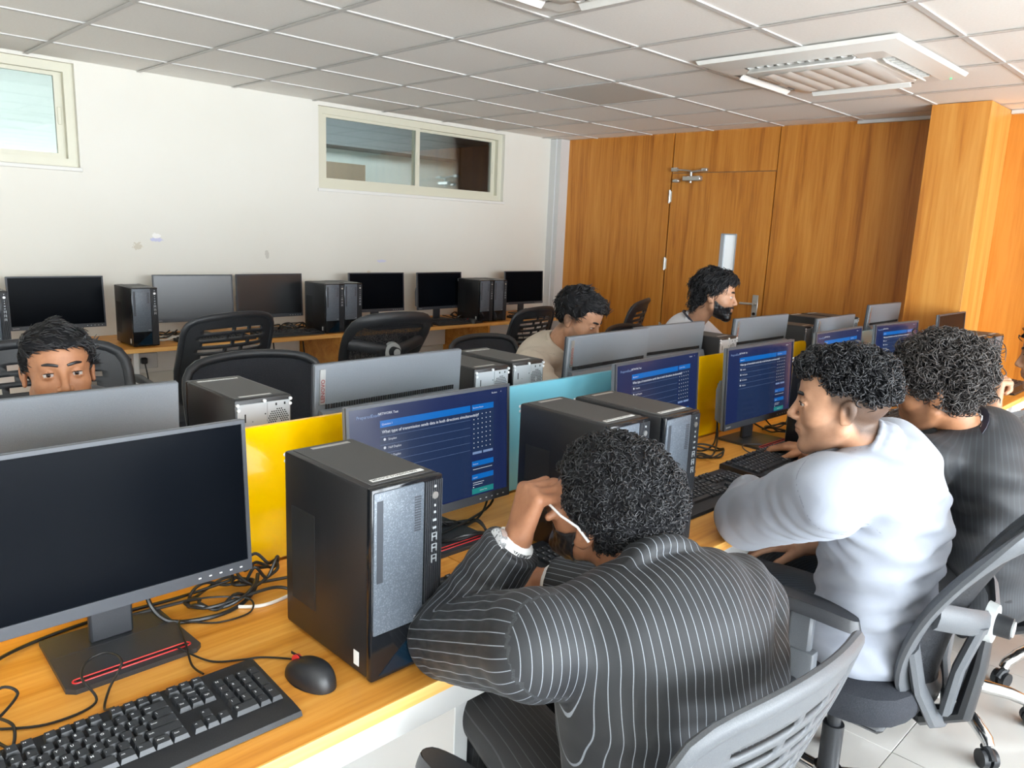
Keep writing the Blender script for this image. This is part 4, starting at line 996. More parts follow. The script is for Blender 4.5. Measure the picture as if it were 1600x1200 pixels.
def suit(name, c, sc_, spacing, width, rough=.62):
    m = mat(name, c, rough, sheen=.02); t = NT(m)
    s = t.math('FRACT', t.math('DIVIDE', t.attr('stripe'), spacing)); d = t.math('ABSOLUTE', t.math('SUBTRACT', s, .5))
    k = t.math('LESS_THAN', d, width/spacing/2)
    v = t.noise(t.coord(), 700, 2, .6)
    t.col(t.mix(t.math('MULTIPLY', k, t.math('MULTIPLY_ADD', v, .6, .45), clamp=True), c, sc_)); t.bump(v, .10, .0015); return m
def cloth(name, c, c2, rough=.75, scale=600, sheen=.1, trans=0.0):
    m = mat(name, c, rough, sheen=sheen); t = NT(m); v = t.noise(t.coord(), scale, 2, .6); sm = t.math('LESS_THAN', t.attr('seam'), .0016)
    t.col(t.mix(sm, t.mix(v, c, c2), tuple(q*.72 for q in c))); t.bump(v, .08, .001); return m
M['skin_a'] = skin('skin_brown', (.28, .12, .062), (.34, .155, .082))
M['skin_b'] = skin('skin_light_brown', (.43, .225, .135), (.50, .275, .17))
M['skin_c'] = skin('skin_warm_brown', (.36, .16, .08), (.43, .20, .10))
M['hair_base'] = mat('hair_undercoat', (.006, .006, .007), .75, spec=.15); M['hair_black'] = hairmat('hair_black', (.010, .010, .012)); M['hair_curl'] = hairmat('hair_black_curls', (.012, .012, .014), .33); M['hair_grey'] = hairmat('hair_dark_brown_curls', (.050, .043, .040), .40)
M['pin_suit'] = suit('charcoal_pinstripe', (.012, .0135, .0165), (.27, .30, .34), .0125, .0010)
M['dark_suit'] = suit('dark_fine_stripe', (.016, .018, .022), (.030, .034, .040), .0065, .0016)
M['pin_trousers'] = suit('black_fine_pinstripe', (.008, .009, .011), (.06, .065, .07), .011, .0010)
M['navy_trousers'] = suit('navy_cord', (.012, .020, .032), (.030, .045, .065), .007, .0028)
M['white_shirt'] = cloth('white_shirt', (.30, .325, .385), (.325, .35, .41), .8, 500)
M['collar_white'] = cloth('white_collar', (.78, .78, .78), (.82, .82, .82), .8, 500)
M['beige_shirt'] = cloth('beige_shirt', (.52, .45, .36), (.58, .50, .41), .85, 400)
M['pale_shirt'] = cloth('pale_blue_shirt', (.68, .70, .76), (.74, .76, .81), .85, 400)
M['stripe_shirt'] = suit('blue_white_striped_shirt', (.62, .66, .72), (.36, .44, .56), .008, .003)
M['grey_shirt'] = cloth('dark_shirt', (.05, .05, .055), (.07, .07, .075), .85, 400)
M['black_trousers'] = cloth('black_trousers', (.010, .010, .012), (.016, .016, .018), .85, 500)
M['shoe'] = mat('black_leather', (.012, .011, .010), .3)
M['eye_white'] = mat('eye_white', (.50, .46, .43), .45, spec=.2); M['iris'] = mat('brown_iris', (.05, .022, .012), .3, spec=.3); M['pupil'] = mat('pupil', (.003, .003, .003), .2, spec=.3)
M['lens'] = glass('spectacle_lens', (.97, .98, .98)); M['silver'] = mat('silver_frame', (.75, .75, .76), .25, .8); M['watch_dial'] = mat('silver_dial', (.70, .71, .72), .25, .3)
M['lanyard'] = mat('dark_lanyard', (.02, .022, .04), .6)

# ------------------------------------------------------------------ head in its own frame: x person's right, y forward, z up, origin between the ears
def head_sdf(Q, jaw=1.0, nose=1.0, wide=1.0, lids=0.0):
    X = Q.copy(); X[:, 0] = np.abs(X[:, 0])/wide
    d = ell(X, (0, -.014, .036), (.0755, .0965, .086))
    d = smin(d, ell(X, (0, .026, .048), (.063, .062, .056)), .03)
    d = smin(d, ell(X, (0, .030, -.028), (.058, .062, .078)), .03)
    d = smin(d, ell(X, (.036, .048, -.026), (.028, .030, .028)), .02)             # cheekbone
    d = smin(d, cap(X, (.055, -.004, -.052), (.018, .070, -.100), .015*jaw, .016*jaw), .03)  # jaw line
    d = smin(d, ell(X, (0, .077, -.101), (.022, .017, .018*jaw)), .02)             # chin
    d = smin(d, cap(X, (0, .083, .024), (.040, .070, .026), .009), .014)           # brow
    d = smax(d, -ell(X, (.032, .101, .003), (.021, .017, .012)), .012)             # eye hollow
    d = smin(d, cap(X, (0, .0885, .014), (0, .1075*nose, -.024), .0062, .0088), .012)  # nose
    d = smin(d, ell(X, (0, .1080*nose, -.0295), (.0105, .0105, .0085)), .006)
    d = smin(d, ell(X, (.0125, .0985*nose, -.033), (.0072, .010, .0068)), .005)
    d = smin(d, ell(X, (0, .0815, -.058), (.028, .0185, .023)), .012)                # muzzle
    d = smin(d, cap(X, (0, .0975, -.0560), (.020, .0855, -.0600), .0046, .0030), .004)  # upper lip
    d = smin(d, cap(X, (0, .0960, -.0665), (.017, .0855, -.0640), .0055, .0034), .004)  # lower lip
    d = smax(d, -cap(X, (0, .1035, -.0612), (.024, .089, -.0618), .0018), .003)
    lid = np.abs(ell(X, (.0315, .0765, .004), (.0148, .0142, .0142)))-.0016             # eyelids
    z = Q[:, 2]-.004; yy = X[:, 1]
    opening = smax(np.abs(z-.0002+6*(X[:, 0]-.0315)**2)-.0031*(1-lids), .080-yy, .002)
    d = smin(d, smax(lid, -opening, .0015), .003)
    ear = ell(X, (.0780, -.012, -.006), (.0070, .0165, .028))
    ear = smin(ear, ell(X, (.081, -.019, .004), (.0065, .0145, .021)), .006)
    ear = smax(ear, -ell(X, (.0900, -.009, .000), (.0085, .0085, .016)), .003)
    ear = smin(ear, ell(X, (.079, -.003, -.026), (.005, .007, .008)), .004)
    return smin(d, ear, .006)
def zline(y, front=.070, ear=.012, nape=-.075):
    return np.interp(y, [-.12, -.05, -.022, .018, .040, .062, .12], [nape, nape, ear-.005, ear, ear+.020, front, front+.004]).astype(np.float32)
def lip_attr(Q):
    return np.clip(1.2-np.minimum(cap(np.stack([np.abs(Q[:, 0]), Q[:, 1], Q[:, 2]], 1), (0, .0985, -.0565), (.020, .0865, -.0605), .001), cap(np.stack([np.abs(Q[:, 0]), Q[:, 1], Q[:, 2]], 1), (0, .0975, -.067), (.017, .0865, -.0645), .0015))/.004, 0, 1)
def beard_attr(Q, up=-.022):
    """jaw, chin and moustache region, 0..1"""
    x = np.abs(Q[:, 0]); y = Q[:, 1]; z = Q[:, 2]
    edge = np.interp(y, [-.03, .0, .03, .06, .085, .13], [.01, -.004, -.030, -.044, -.040, -.042])
    a = np.clip((edge-z)/.008, 0, 1)*np.clip((y-.004)/.010, 0, 1)*np.clip((z+.155)/.03, 0, 1)*np.clip((.074-x)/.004, 0, 1)
    mouth = np.clip((.030-x)/.006, 0, 1)*np.clip(1-np.abs(z+.0620)/.0125, 0, 1)**.5*(y > .06)
    return a*(1-.92*np.maximum(lip_attr(Q), mouth))

class Person:
    def __init__(s, label, base, head, hrot, hs=1.0, **j):
        s.label = label; s.base = Vector(base); s.hc = A3(head); s.hs = hs; s.j = {k: A3(v) for k, v in j.items()}
        yaw, pitch, roll = hrot            # facing angle (deg from +Y towards +X), nod down, tilt to own right
        R = (Euler((0, 0, -math.radians(yaw))).to_matrix() @ Euler((-math.radians(pitch), 0, 0)).to_matrix() @ Euler((0, math.radians(roll), 0)).to_matrix())
        s.R = A3(R)                         # columns: right, forward, up
        J = s.j; s.right = (J['shR']-J['shL'])/np.linalg.norm(J['shR']-J['shL'])
        sp = J['neck']-J['hip']; sp = sp/np.linalg.norm(sp); s.fwd = np.cross(sp, s.right)*1.0; s.fwd /= np.linalg.norm(s.fwd)
        s.fwd = -s.fwd if s.fwd@A3((math.sin(math.radians(yaw)), math.cos(math.radians(yaw)), 0)) < 0 else s.fwd
        s.o = None
    def q(s, P): return ((P-s.hc)@s.R)/s.hs
    def w(s, q): return s.hc+(A3(q)*s.hs)@s.R.T
    def spine(s, t):
        a, c = s.j['hip'], s.j['neck']; m = s.j.get('mid', (a+c)/2-s.fwd*.03); return (1-t)**2*a+2*t*(1-t)*m+t*t*c
    def frame(s, t):
        u = s.spine(min(t+.05, 1))-s.spine(max(t-.05, 0)); u /= np.linalg.norm(u)
        r = s.right-u*(s.right@u); r /= np.linalg.norm(r); f = np.cross(u, r); return np.stack([r, f, u], 1)
    def torso(s, P, o=0.0, b=1.0, hem=False):
        J = s.j
        L = [ell(P, s.spine(.02), (.160*b+o, .118*b+o, .110+o), s.frame(.05)), ell(P, s.spine(.32)+s.fwd*.008, (.142*b+o, .108*b+o, .13+o), s.frame(.32)), ell(P, s.spine(.62)+s.fwd*.005, (.152*b+o, .116*b+o, .15+o), s.frame(.62)), ell(P, s.spine(.86)-s.fwd*.004, (.152*b+o, .092*b+o, .085+o), s.frame(.86))]
        d = union(L, .05)
        nk = J['neck']
        for k in ('shL', 'shR'):
            d = smin(d, cap(P, nk+(J[k]-nk)*.22-A3((0, 0, .03)), J[k], .045+o, .052+o), .035)
        return d
    def arm(s, P, k, o=0.0, upto=1.0, b=1.0):
        sh, el, wr = s.j['sh'+k], s.j['el'+k], s.j['wr'+k]; e = el+(wr-el)*upto
        u = cap(P, sh, el, .052*b+o, .043*b+o); f = cap(P, el, e, .041*b+o, (.041+(.028-.041)*upto)*b+o)
        return smin(u, f, .015)
    def head(s, P, **kw):
        d = local(P, s.hc, .21, lambda P_: head_sdf(s.q(P_), **kw)*s.hs, .13)
        a = s.w((0, -.022, -.050)); b = s.j['neck']+s.fwd*.012
        n = cap(P, a, b, .047*s.hs, .055)
        return smin(d, n, .014)

def hand_caps(w, f, n, curl, spread=.10, thumb=.6, side=1, size=1.0, tcurl=.5):
    """list of capsules: w wrist, f towards the fingers, n out of the palm, side +1 / -1 which way the thumb lies"""
    w = A3(w); f = A3(f)/np.linalg.norm(f); n = A3(n); n = n-f*(n@f); n /= np.linalg.norm(n); s_ = np.cross(f, n)*side
    out = []; off = (.027, .009, -.009, -.026); ln = (.95, 1.05, 1.0, .80)
    for i in range(4):
        kn = w+(f*(.088-.005*abs(i-1.2))+s_*off[i])*size
        out.append((w+(f*.012+s_*off[i]*.55)*size, kn, .0145*size, .0115*size))
        d = f+s_*(off[i]/.027)*spread; d /= np.linalg.norm(d); p = kn; a = 0.0
        for q, (L, r0, r1) in enumerate(((.044, .0098, .0088), (.027, .0088, .0080), (.021, .0080, .0070))):
            a += curl[q]*(1+.06*i); v = d*math.cos(a)+n*math.sin(a); e = p+v*L*ln[i]*size; out.append((p, e, r0*size, r1*size)); p = e
    b0 = w+(f*.022+s_*.020+n*.008)*size; d = f*.75+s_*thumb+n*.25; d /= np.linalg.norm(d)
    m1 = b0+d*.042*size; d2 = d*math.cos(tcurl)+(f*.6-s_*.3+n*.7)*math.sin(tcurl); d2 /= np.linalg.norm(d2); m2 = m1+d2*.032*size; d3 = d2+(n*.3-s_*.25)*tcurl; d3 /= np.linalg.norm(d3); m3 = m2+d3*.024*size
    out += [(b0, m1, .0150*size, .0118*size), (m1, m2, .0112*size, .0098*size), (m2, m3, .0096*size, .0078*size)]
    return out
def hands_sdf(P, hands):
    d = None
    for (caps, wr, el) in hands:
        def one(P, caps=caps): return hand1(P, caps)
        h = local(P, caps[0][1], .21, one, .13); d = h if d is None else np.minimum(d, h)
    return d
def hand1(P, caps):
        L = [cap(P, *c) for c in caps]; h = union(L[:0]+[L[i] for i in (0, 4, 8, 12)], .012)
        for i, e in enumerate(L):
            if i not in (0, 4, 8, 12): h = smin(h, e, .0045)
        return h

def child(p, name, vs, F, m, attrs=None, label=None, smooth_=True):
    me = np_mesh(name, vs-A3(p.base), F, m, attrs, smooth_); return link(name, me, p.o, label)
def build_body(p, skinm, hands=(), h=.0035, stub=.0, fade=None, kw=None):
    """one continuous skin: head, neck, trunk, arms, hands"""
    kw = kw or {}; J = p.j
    def fn(P):
        d = p.head(P, **kw)
        t = p.torso(P, -.012, .95); t = smin(t, p.arm(P, 'L', -.004), .02); t = smin(t, p.arm(P, 'R', -.004), .02)
        d = smin(d, t, .03)
        if hands: d = smin(d, hands_sdf(P, hands), .012)
        return d
    pts = np.stack([J[k] for k in J if k[:2] in ('hi', 'ne', 'sh', 'el', 'wr')]+[p.hc+A3((.14, .14, .16)), p.hc-A3((.14, .14, .16))]+[c[1] for hd in hands for c in hd[0]])
    lo = pts.min(0)-.075; hi = pts.max(0)+.075; lo[2] = min(lo[2], J['hip'][2]-.12)
    vs, F = surfnet(fn, lo, hi, h); Q = p.q(vs)
    near = (np.linalg.norm(Q, axis=1) < .17)
    st = np.where(near, beard_attr(Q)*stub, 0)
    if fade is not None: st = np.maximum(st, np.where(near, fade(Q), 0))
    me = np_mesh('person', vs-A3(p.base), F, skinm, {'lip': np.where(near, lip_attr(Q), 0), 'stubble': st})
    p.o = link('person', me); p.o.location = p.base; tag(p.o, p.label, 'person'); return p.o
def face_parts(p, look=(0, 0), brow=.0042, hairm='hair_black', brow_z=0.0):
    for s_ in (-1, 1):
        c = p.w((s_*.0315, .0765, .004)); m_ = MB(); T = Matrix.Translation(Vector(c)-p.base) @ Matrix(p.R.tolist()).to_4x4() @ rotm(math.radians(look[1]), 0, math.radians(-look[0])) @ rotm(-PI/2, 0, 0)
        r = .0132*p.hs; n = 20
        ths = [0, .19, .42, .7, 1.1, 1.6, 2.2, PI]
        for q in range(len(ths)-1):
            m_.cur = 0 if q == 0 else (1 if q == 1 else 2)
            m_.add([(r*math.sin(t_)*math.cos(2*PI*k/n), r*math.sin(t_)*math.sin(2*PI*k/n), r*math.cos(t_)) for t_ in (ths[q], ths[q+1]) for k in range(n)], [(k, n+k, n+(k+1) % n, (k+1) % n) for k in range(n)], T)
        o = m_.build('eye', ['pupil', 'iris', 'eye_white'], p.o)
        ls = MB(); ls.tube([Vector(p.w((s_*(.0315+.0152*math.sin(a)), .0765+.0152*math.cos(a)*.98, .0072+.0012*math.cos(a*1.4))))-p.base for a in [-1.0+.25*k for k in range(9)]], [.0004, .0008, .0011, .0012, .0012, .0012, .0011, .0008, .0004], 6); ls.build('eyelashes', 'hair_base', p.o)
        b_ = MB(); pts = [(s_*x, y, z+brow_z) for x, y, z in ((.010, .0955, .0245), (.020, .0950, .0272), (.032, .0900, .0295), (.043, .0800, .0280), (.050, .0700, .0235))]
        b_.tube([Vector(p.w(q))-p.base for q in pts], [brow*.8, brow, brow*1.05, brow*.8, brow*.3], 8, ry=.0022, upv=tuple(float(v) for v in p.R[:, 2])); b_.build('eyebrow', hairm, p.o)
def strands(p, vs, nr, N, seed, L, rad, curl, turns, npt=9, lift=.006, flow=None, tilt=.55, sides=3, keep=None):
    """hair locks as thin three sided tubes growing from the points vs"""
    rs = np.random.RandomState(seed)
    if keep is not None: vs, nr = vs[keep], nr[keep]
    i = rs.choice(len(vs), N, replace=len(vs) < N); B, n = vs[i], nr[i]
    rv = rs.normal(size=(N, 3)).astype(np.float32)
    t = rv*tilt+(flow(p.q(B))@p.R.T if flow is not None else 0); t = t-n*(t*n).sum(1, keepdims=True); t /= np.maximum(np.linalg.norm(t, axis=1, keepdims=True), 1e-6)
    b = np.cross(n, t); Ls = L*rs.uniform(.6, 1.25, (N, 1)); c = curl*rs.uniform(.6, 1.3, (N, 1)); ph = rs.uniform(0, 6.28, (N, 1)); sg = rs.choice([-1., 1.], (N, 1)); tn = turns*rs.uniform(.7, 1.3, (N, 1))
    pts = []
    for k in range(npt):
        s_ = k/(npt-1); a = ph+sg*2*np.pi*tn*s_
        pts.append(B-n*.003+t*Ls*s_+n*(lift*math.sin(PI*min(1, s_*1.1))-.004*s_)+(b*np.cos(a)+n*np.sin(a)*.8)*c*min(1, .3+s_*1.4)-(b*np.cos(ph)+n*np.sin(ph)*.8)*c*.3)
    Pt = np.stack(pts, 1)                                   # N, npt, 3
    d = np.gradient(Pt, axis=1); d /= np.maximum(np.linalg.norm(d, axis=2, keepdims=True), 1e-9)
    a = np.cross(d, np.broadcast_to(n[:, None], d.shape)); a /= np.maximum(np.linalg.norm(a, axis=2, keepdims=True), 1e-6); c2 = np.cross(d, a)
    rr = rad*rs.uniform(.7, 1.3, (N, 1, 1))*np.array([.8, 1]+[1.0]*(npt-4)+[.7, .25]).reshape(1, npt, 1)
    ring_ = np.stack([Pt+rr*(a*math.cos(2*PI*q/sides)+c2*math.sin(2*PI*q/sides)) for q in range(sides)], 2)   # N,npt,sides,3
    V = ring_.reshape(-1, 3).astype(np.float32)
    base = (np.arange(N)*npt*sides)[:, None, None]+(np.arange(npt-1)*sides)[None, :, None]; q = np.arange(sides)[None, None, :]; q2 = (np.arange(sides)+1) % sides
    F = np.stack([base+q, base+q2[None, None, :], base+sides+q2[None, None, :], base+sides+q], -1).reshape(-1, 4)
    return V, F
def hair(p, m, thick, front, ear, nape, noise, N, L, rad, curl, turns, seed, h=.004, lift=.006, flow=None, tilt=.55, extra=None, npt=9, nscale=90, ztop=0.0, wide=1.0):
    def fn(P):
        Q = p.q(P); z = Q[:, 2]
        th = thick*np.interp(z, [-.06, .02, .08, .12], [.35, .62, 1.0, 1.05])
        k = 1+th/.09
        d = ell(Q/np.stack([wide*np.ones_like(k), np.ones_like(k), np.ones_like(k)], 1), (0, -.014, .036), (.0770, .0975, .0875+ztop))-th
        if extra is not None: d = extra(Q, d)
        cut = zline(Q[:, 1], front, ear, nape)-z
        d = smax(d, cut, .008)
        return (d+noise*nz(Q, nscale, seed % 3)+noise*.6*nz(Q, nscale*2.1, (seed+1) % 3))*p.hs
    lo = p.hc-.19*p.hs; hi = p.hc+.19*p.hs
    vs, F = surfnet(fn, lo, hi, h); nr = normals(vs, F)
    Q = p.q(vs); out = nr@p.R; keep = (np.einsum('ij,ij->i', nr, vs-(p.hc+p.R@A3((0, -.01, .03)))) > 0) & (Q[:, 2] > zline(Q[:, 1], front, ear, nape)-.012)
    o = child(p, 'hair', vs, F, 'hair_base' if N else m)
    if N:
        V, F2 = strands(p, vs, nr, N, seed, L, rad, curl, turns, npt, lift, flow, tilt, 3, keep)
        so = child(p, 'hair_locks', V, F2, m); so['kind'] = 'stuff'; so.parent = o
    return o
def beard(p, m, t=.005, N=500, seed=3, h=.003, noise=.0015, L=.010):
    def fn(P):
        Q = p.q(P); d = head_sdf(Q)-t
        return smax(d, (.55-beard_attr(Q))*.012, .002)*p.hs+noise*nz(Q, 300, 1)
    lo = p.hc-.17*p.hs; hi = p.hc+.17*p.hs; vs, F = surfnet(fn, lo, hi, h); o = child(p, 'beard', vs, F, m)
    nr = normals(vs, F); Q = p.q(vs); keep = (head_sdf(Q) > t*.5)
    if N:
        V, F2 = strands(p, vs, nr, N, seed, L, .0007, .0015, .6, 6, .002, lambda q: np.tile(A3((0, .2, -1)), (len(q), 1)), .5, 3, keep); so = child(p, 'beard_hairs', V, F2, m); so['kind'] = 'stuff'; so.parent = o
    return o
def garment(p, name, m, o=.012, sleeves=('L', 'R'), upto=.93, b=1.0, h=.006, folds=(), noise=.0015, collar=None, hem=None, sleeve_b=1.06, hole=True, label=None, cut_z=None, ns=26, wrap=False):
    J = p.j
    def parts(P):
        t = p.torso(P, o, b)
        arms = [p.arm(P, k, o, upto if not isinstance(upto, dict) else upto[k], sleeve_b) for k in sleeves]
        return t, arms
    def fn(P):
        t, arms = parts(P); d = t
        for a in arms: d = smin(d, a, .016)
        if hem is not None: d = smin(d, hem(P), .03)
        dd = np.zeros(len(P), np.float32)
        for f_ in folds: dd += fold(P, *f_)
        d = d+dd+noise*nz(P, ns, 0)+noise*.5*nz(P, ns*2.2, 1)
        if collar is not None: d = smin(d, local(P, J['neck'], .17, collar, .10), .006)
        for k in sleeves:                                  # open the cuffs
            wr, el = J['wr'+k], J['el'+k]; u = upto if not isinstance(upto, dict) else upto[k]; e = el+(wr-el)*u; ax = (wr-el)/np.linalg.norm(wr-el)
            near = np.linalg.norm(P-e, axis=1) < .12
            d = np.where(near, smax(d, (P-e)@ax-.012, .004), d)
        if cut_z is not None: d = smax(d, cut_z-P[:, 2], .01)
        return d
    pts = np.stack([J['hip'], J['neck'], J['shL'], J['shR']]+[J[a+k] for k in sleeves for a in ('el', 'wr')])
    lo = pts.min(0)-.10-o; hi = pts.max(0)+.10+o; lo[2] = min(lo[2], J['hip'][2]-.16); lo[:2] = np.minimum(lo[:2], J['hip'][:2]-.22); hi[:2] = np.maximum(hi[:2], J['hip'][:2]+.22)
    vs, F = surfnet(fn, lo, hi, h)
    t, arms = parts(vs); lat = (vs-J['hip'])@p.right
    st = np.arctan2(lat, -((vs-J['hip'])@p.fwd))*.15 if wrap else lat.copy()
    sea = np.ones(len(vs), np.float32)
    for a, k in zip(arms, sleeves):
        wr, el, sh = J['wr'+k], J['el'+k], J['sh'+k]
        a1 = (el-sh)/np.linalg.norm(el-sh); a2 = (wr-el)/np.linalg.norm(wr-el); u = np.cross(a1, a2); u /= np.linalg.norm(u); r = vs-el
        lower = (r@(a1+a2)) > 0; ang = np.arctan2(r@u, np.where(lower, r@np.cross(u, a2), r@np.cross(u, a1)))*.056     # stripes run along both halves of the sleeve
        sea = np.minimum(sea, np.where(np.linalg.norm(vs-sh, axis=1) < .13, np.abs((vs-sh)@a1+.018), 1))
        st = np.where((a < t+.002) & ((vs-sh)@a1 > -.040), ang, st)
    return child(p, name, vs, F, m, {'stripe': st, 'seam': sea}, label)
def trousers(p, m, h=.009, folds=()):
    J = p.j
    def fn(P):
        d = ell(P, J['hip']+A3((0, 0, -.01)), (.175, .13, .115), np.stack([p.right, p.fwd, A3((0, 0, 1))], 1))
        for k, s_ in (('L', -1), ('R', 1)):
            hp = J['hip']+p.right*s_*.085; kn = J['kn'+k]; an = J['an'+k]
            l = smin(cap(P, hp, kn, .092, .066), cap(P, kn, an+A3((0, 0, .03)), .064, .052), .02); d = smin(d, l, .03)
        for f_ in folds: d = d+fold(P, *f_)
        return d+.0025*nz(P, 24, 1)
    pts = np.stack([J['hip'], J['knL'], J['knR'], J['anL'], J['anR']]); lo = pts.min(0)-.2; hi = pts.max(0)+.2; lo[2] = max(lo[2], .03)
    vs, F = surfnet(fn, lo, hi, h)
    st = (vs-J['hip'])@p.right; child(p, 'trousers', vs, F, m, {'stripe': st, 'seam': np.ones(len(vs))})
    for k in 'LR':
        an = J['an'+k]; f = A3((p.fwd[0], p.fwd[1], 0)); f /= np.linalg.norm(f)
        def fs(P): return smax(smin(cap(P, an*A3((1, 1, 0))+A3((0, 0, .045))-f*.03, an*A3((1, 1, 0))+A3((0, 0, .035))+f*.16, .045, .036), cap(P, an*A3((1, 1, 0))+A3((0, 0, .05)), an+A3((0, 0, .03)), .045, .045), .02), .004-P[:, 2], .006)
        vs, F = surfnet(fs, an*A3((1, 1, 0))-A3((.25, .25, 0)), an*A3((1, 1, 0))+A3((.25, .25, .18)), .010); child(p, 'shoe', vs, F, 'shoe')
def collar_ring(p, r=.068, w=.011, drop=.03, up=.012, open_=.5, tilt=.0, off=0.0):
    """stand collar / jacket collar: capsules round the neck, lower in front"""
    nk = p.j['neck']; u = p.frame(1.0)[:, 2]; hd = p.w((0, -.03, -.06)); u = (hd-nk); u = u/np.linalg.norm(u); r_ = p.right-u*(p.right@u); r_ /= np.linalg.norm(r_); f = np.cross(u, r_)
    pts = []
    for k in range(17):
        a = -PI+open_+(2*PI-2*open_)*k/16            # 0 at the back
        pts.append(nk+u*(up-drop*(1-math.cos(a))/2)+r_*math.sin(a)*r-f*math.cos(a)*(r*.95)+f*(.012+off))
    return lambda P: union([cap(P, pts[k], pts[k+1], w) for k in range(16)], .004), pts
def watch(p, wr, el, m_band, m_dial, face_n, size=.021, name='wrist_watch', back=.0):
    ax = Vector(A3(wr)-A3(el)).normalized(); c = Vector(A3(wr))-ax*back-p.base; n = Vector(face_n); n = (n-ax*n.dot(ax)).normalized(); s_ = ax.cross(n)
    pts = [c+(n*math.cos(a)+s_*math.sin(a)*1.08)*.0315 for a in [2*PI*k/28 for k in range(28)]]
    w_ = MB().tube(pts, .0022, 8, closed=True, ry=.010, upv=None if True else tuple(n))
    mb = MB(); nn = 28
    for k in range(nn):
        a0 = 2*PI*(k+.06)/nn; a1 = 2*PI*(k+.94)/nn
        q = lambda a, r_, h_: c+(n*math.cos(a)+s_*math.sin(a)*1.06)*r_+ax*h_
        mb.add([q(a0, .0300, -.0085), q(a1, .0300, -.0085), q(a1, .0300, .0085), q(a0, .0300, .0085), q(a0, .0332, -.0080), q(a1, .0332, -.0080), q(a1, .0332, .0080), q(a0, .0332, .0080)], [(4, 5, 6, 7), (0, 1, 5, 4), (1, 2, 6, 5), (2, 3, 7, 6), (3, 0, 4, 7)])
    o = mb.build(name, m_band, p.o, smooth=False)
    dl = MB().cyl(c+n*.030, c+n*.0405, size, size*.94, n=28).cyl(c+n*.036+s_*(size), c+n*.036+s_*(size+.004), .003, n=8).build('watch_case', m_band, o)
    fc = MB().cyl(c+n*.0406, c+n*.0410, size*.84, n=28).build('watch_dial', m_dial, dl)
    hd_ = MB().tube([c+n*.0412, c+n*.0412+ax*size*.5], .0007, 5).tube([c+n*.0412, c+n*.0412+s_*size*.65], .0006, 5)
    for k in range(12):
        a = 2*PI*k/12; e = ax*math.cos(a)+s_*math.sin(a); hd_.tube([c+n*.0412+e*size*.66, c+n*.0412+e*size*.8], .0006, 4)
    hd_.build('watch_hands', 'ink' if m_dial != 'black_gloss' else 'mark', dl)
    return o
# ------------------------------------------------------------------ the people
down_back = lambda q: np.stack([q[:, 0]*4, -.5-0*q[:, 0], -.8+0*q[:, 0]], 1).astype(np.float32)
# --- the man in the pinstripe jacket, cheek on his fist
p1 = Person('man in pinstripe jacket and glasses seen from behind, fist against his cheek', (.95, .55, 0), (.982, .738, 1.046), (-3, -14, -6), .985,
    hip=(.95, .56, .57), neck=(.948, .612, .985), shL=(.745, .672, .925), shR=(1.098, .560, .915), elL=(.800, .925, .805), wrL=(.870, .838, .995), elR=(1.20, .76, .79), wrR=(1.12, .99, .79), knL=(.97, 1.03, .575), knR=(1.14, 1.0, .575), anL=(.97, 1.05, .10), anR=(1.16, 1.02, .10), mid=(.935, .525, .78))
fistL = hand_caps(p1.j['wrL'], (.25, -.10, .95), (.85, -.25, -.1), (1.15, 1.25, .9), .04, .55, 1, 1.0, .8)
restR = hand_caps(p1.j['wrR'], (-.2, .97, -.05), (0, -.05, -1), (.25, .35, .3), .12, .7, 1, 1.0, .3)
build_body(p1, 'skin_a', [(fistL, 0, 0), (restR, 0, 0)], .0036, .9)
face_parts(p1)
hair(p1, 'hair_curl', .020, .066, .010, -.078, .0028, 8000, .015, .0010, .0034, 1.0, 11, .004, .005, None, 1.0, npt=9, nscale=120)
beard(p1, 'hair_curl', .002, 900, 4, .003, .0008, .006)
cr0, _ = collar_ring(p1, .069, .009, .035, .022, .7); cr1, _ = collar_ring(p1, .073, .011, .035, .006, .7); cr2, _ = collar_ring(p1, .077, .014, .03, -.014, .7)
cr = lambda P: smin(smin(cr0(P), cr1(P), .014), cr2(P), .018)
garment(p1, 'jacket', 'pin_suit', .020, upto=.90, b=1.12, h=.0055, noise=.0012, collar=cr, folds=[
    ((1.06, .51, .90), (.6, -.6, -.45), .075, .0120, .10, .5), ((.99, .50, .84), (.6, -.5, -.5), .09, .0080, .10, 2.0), ((.93, .49, .72), (.1, .1, 1), .055, .0045, .14), ((.80, .90, .83), (.2, .8, -.6), .05, .0035, .07), ((.83, .87, .92), (.2, -.3, .9), .045, .0025, .07), ((.76, .74, .90), (.3, .8, -.5), .06, .0035, .07), ((.87, .54, .84), (1, -.4, .3), .09, .003, .14)], sleeve_b=1.12)
garment(p1, 'shirt', 'collar_white', .005, upto=.96, b=1.0, h=.008, noise=0, collar=collar_ring(p1, .062, .006, .022, .022, .5)[0])
trousers(p1, 'pin_trousers')
watch(p1, p1.j['wrL'], p1.j['elL'], 'silver', 'watch_dial', (-.75, .25, .15), .021, back=.012)
g = MB()
def gp(q): return Vector(p1.w(q))-p1.base
for s_ in (-1, 1):
    fr_ = [gp((s_*(.034+.026*math.cos(a)), .103-.012*abs(math.cos(a))*(1 if math.cos(a) > 0 else .2), .000+.019*math.sin(a))) for a in [2*PI*k/20 for k in range(20)]]
    g.tube(fr_, .0015, 6, closed=True); g.tube([gp((s_*.060, .094, .008)), gp((s_*.080, .072, .010)), gp((s_*.092, .03, .012)), gp((s_*.093, -.006, .012)), gp((s_*.089, -.030, -.004))], .0022, 6)
g.tube([gp((-.009, .104, .004)), gp((0, .110, .006)), gp((.009, .104, .004))], .0014, 6)
go = g.build('glasses', mat('pale_spectacle_frame', (.72, .72, .72), .3), p1.o)
ln = MB()
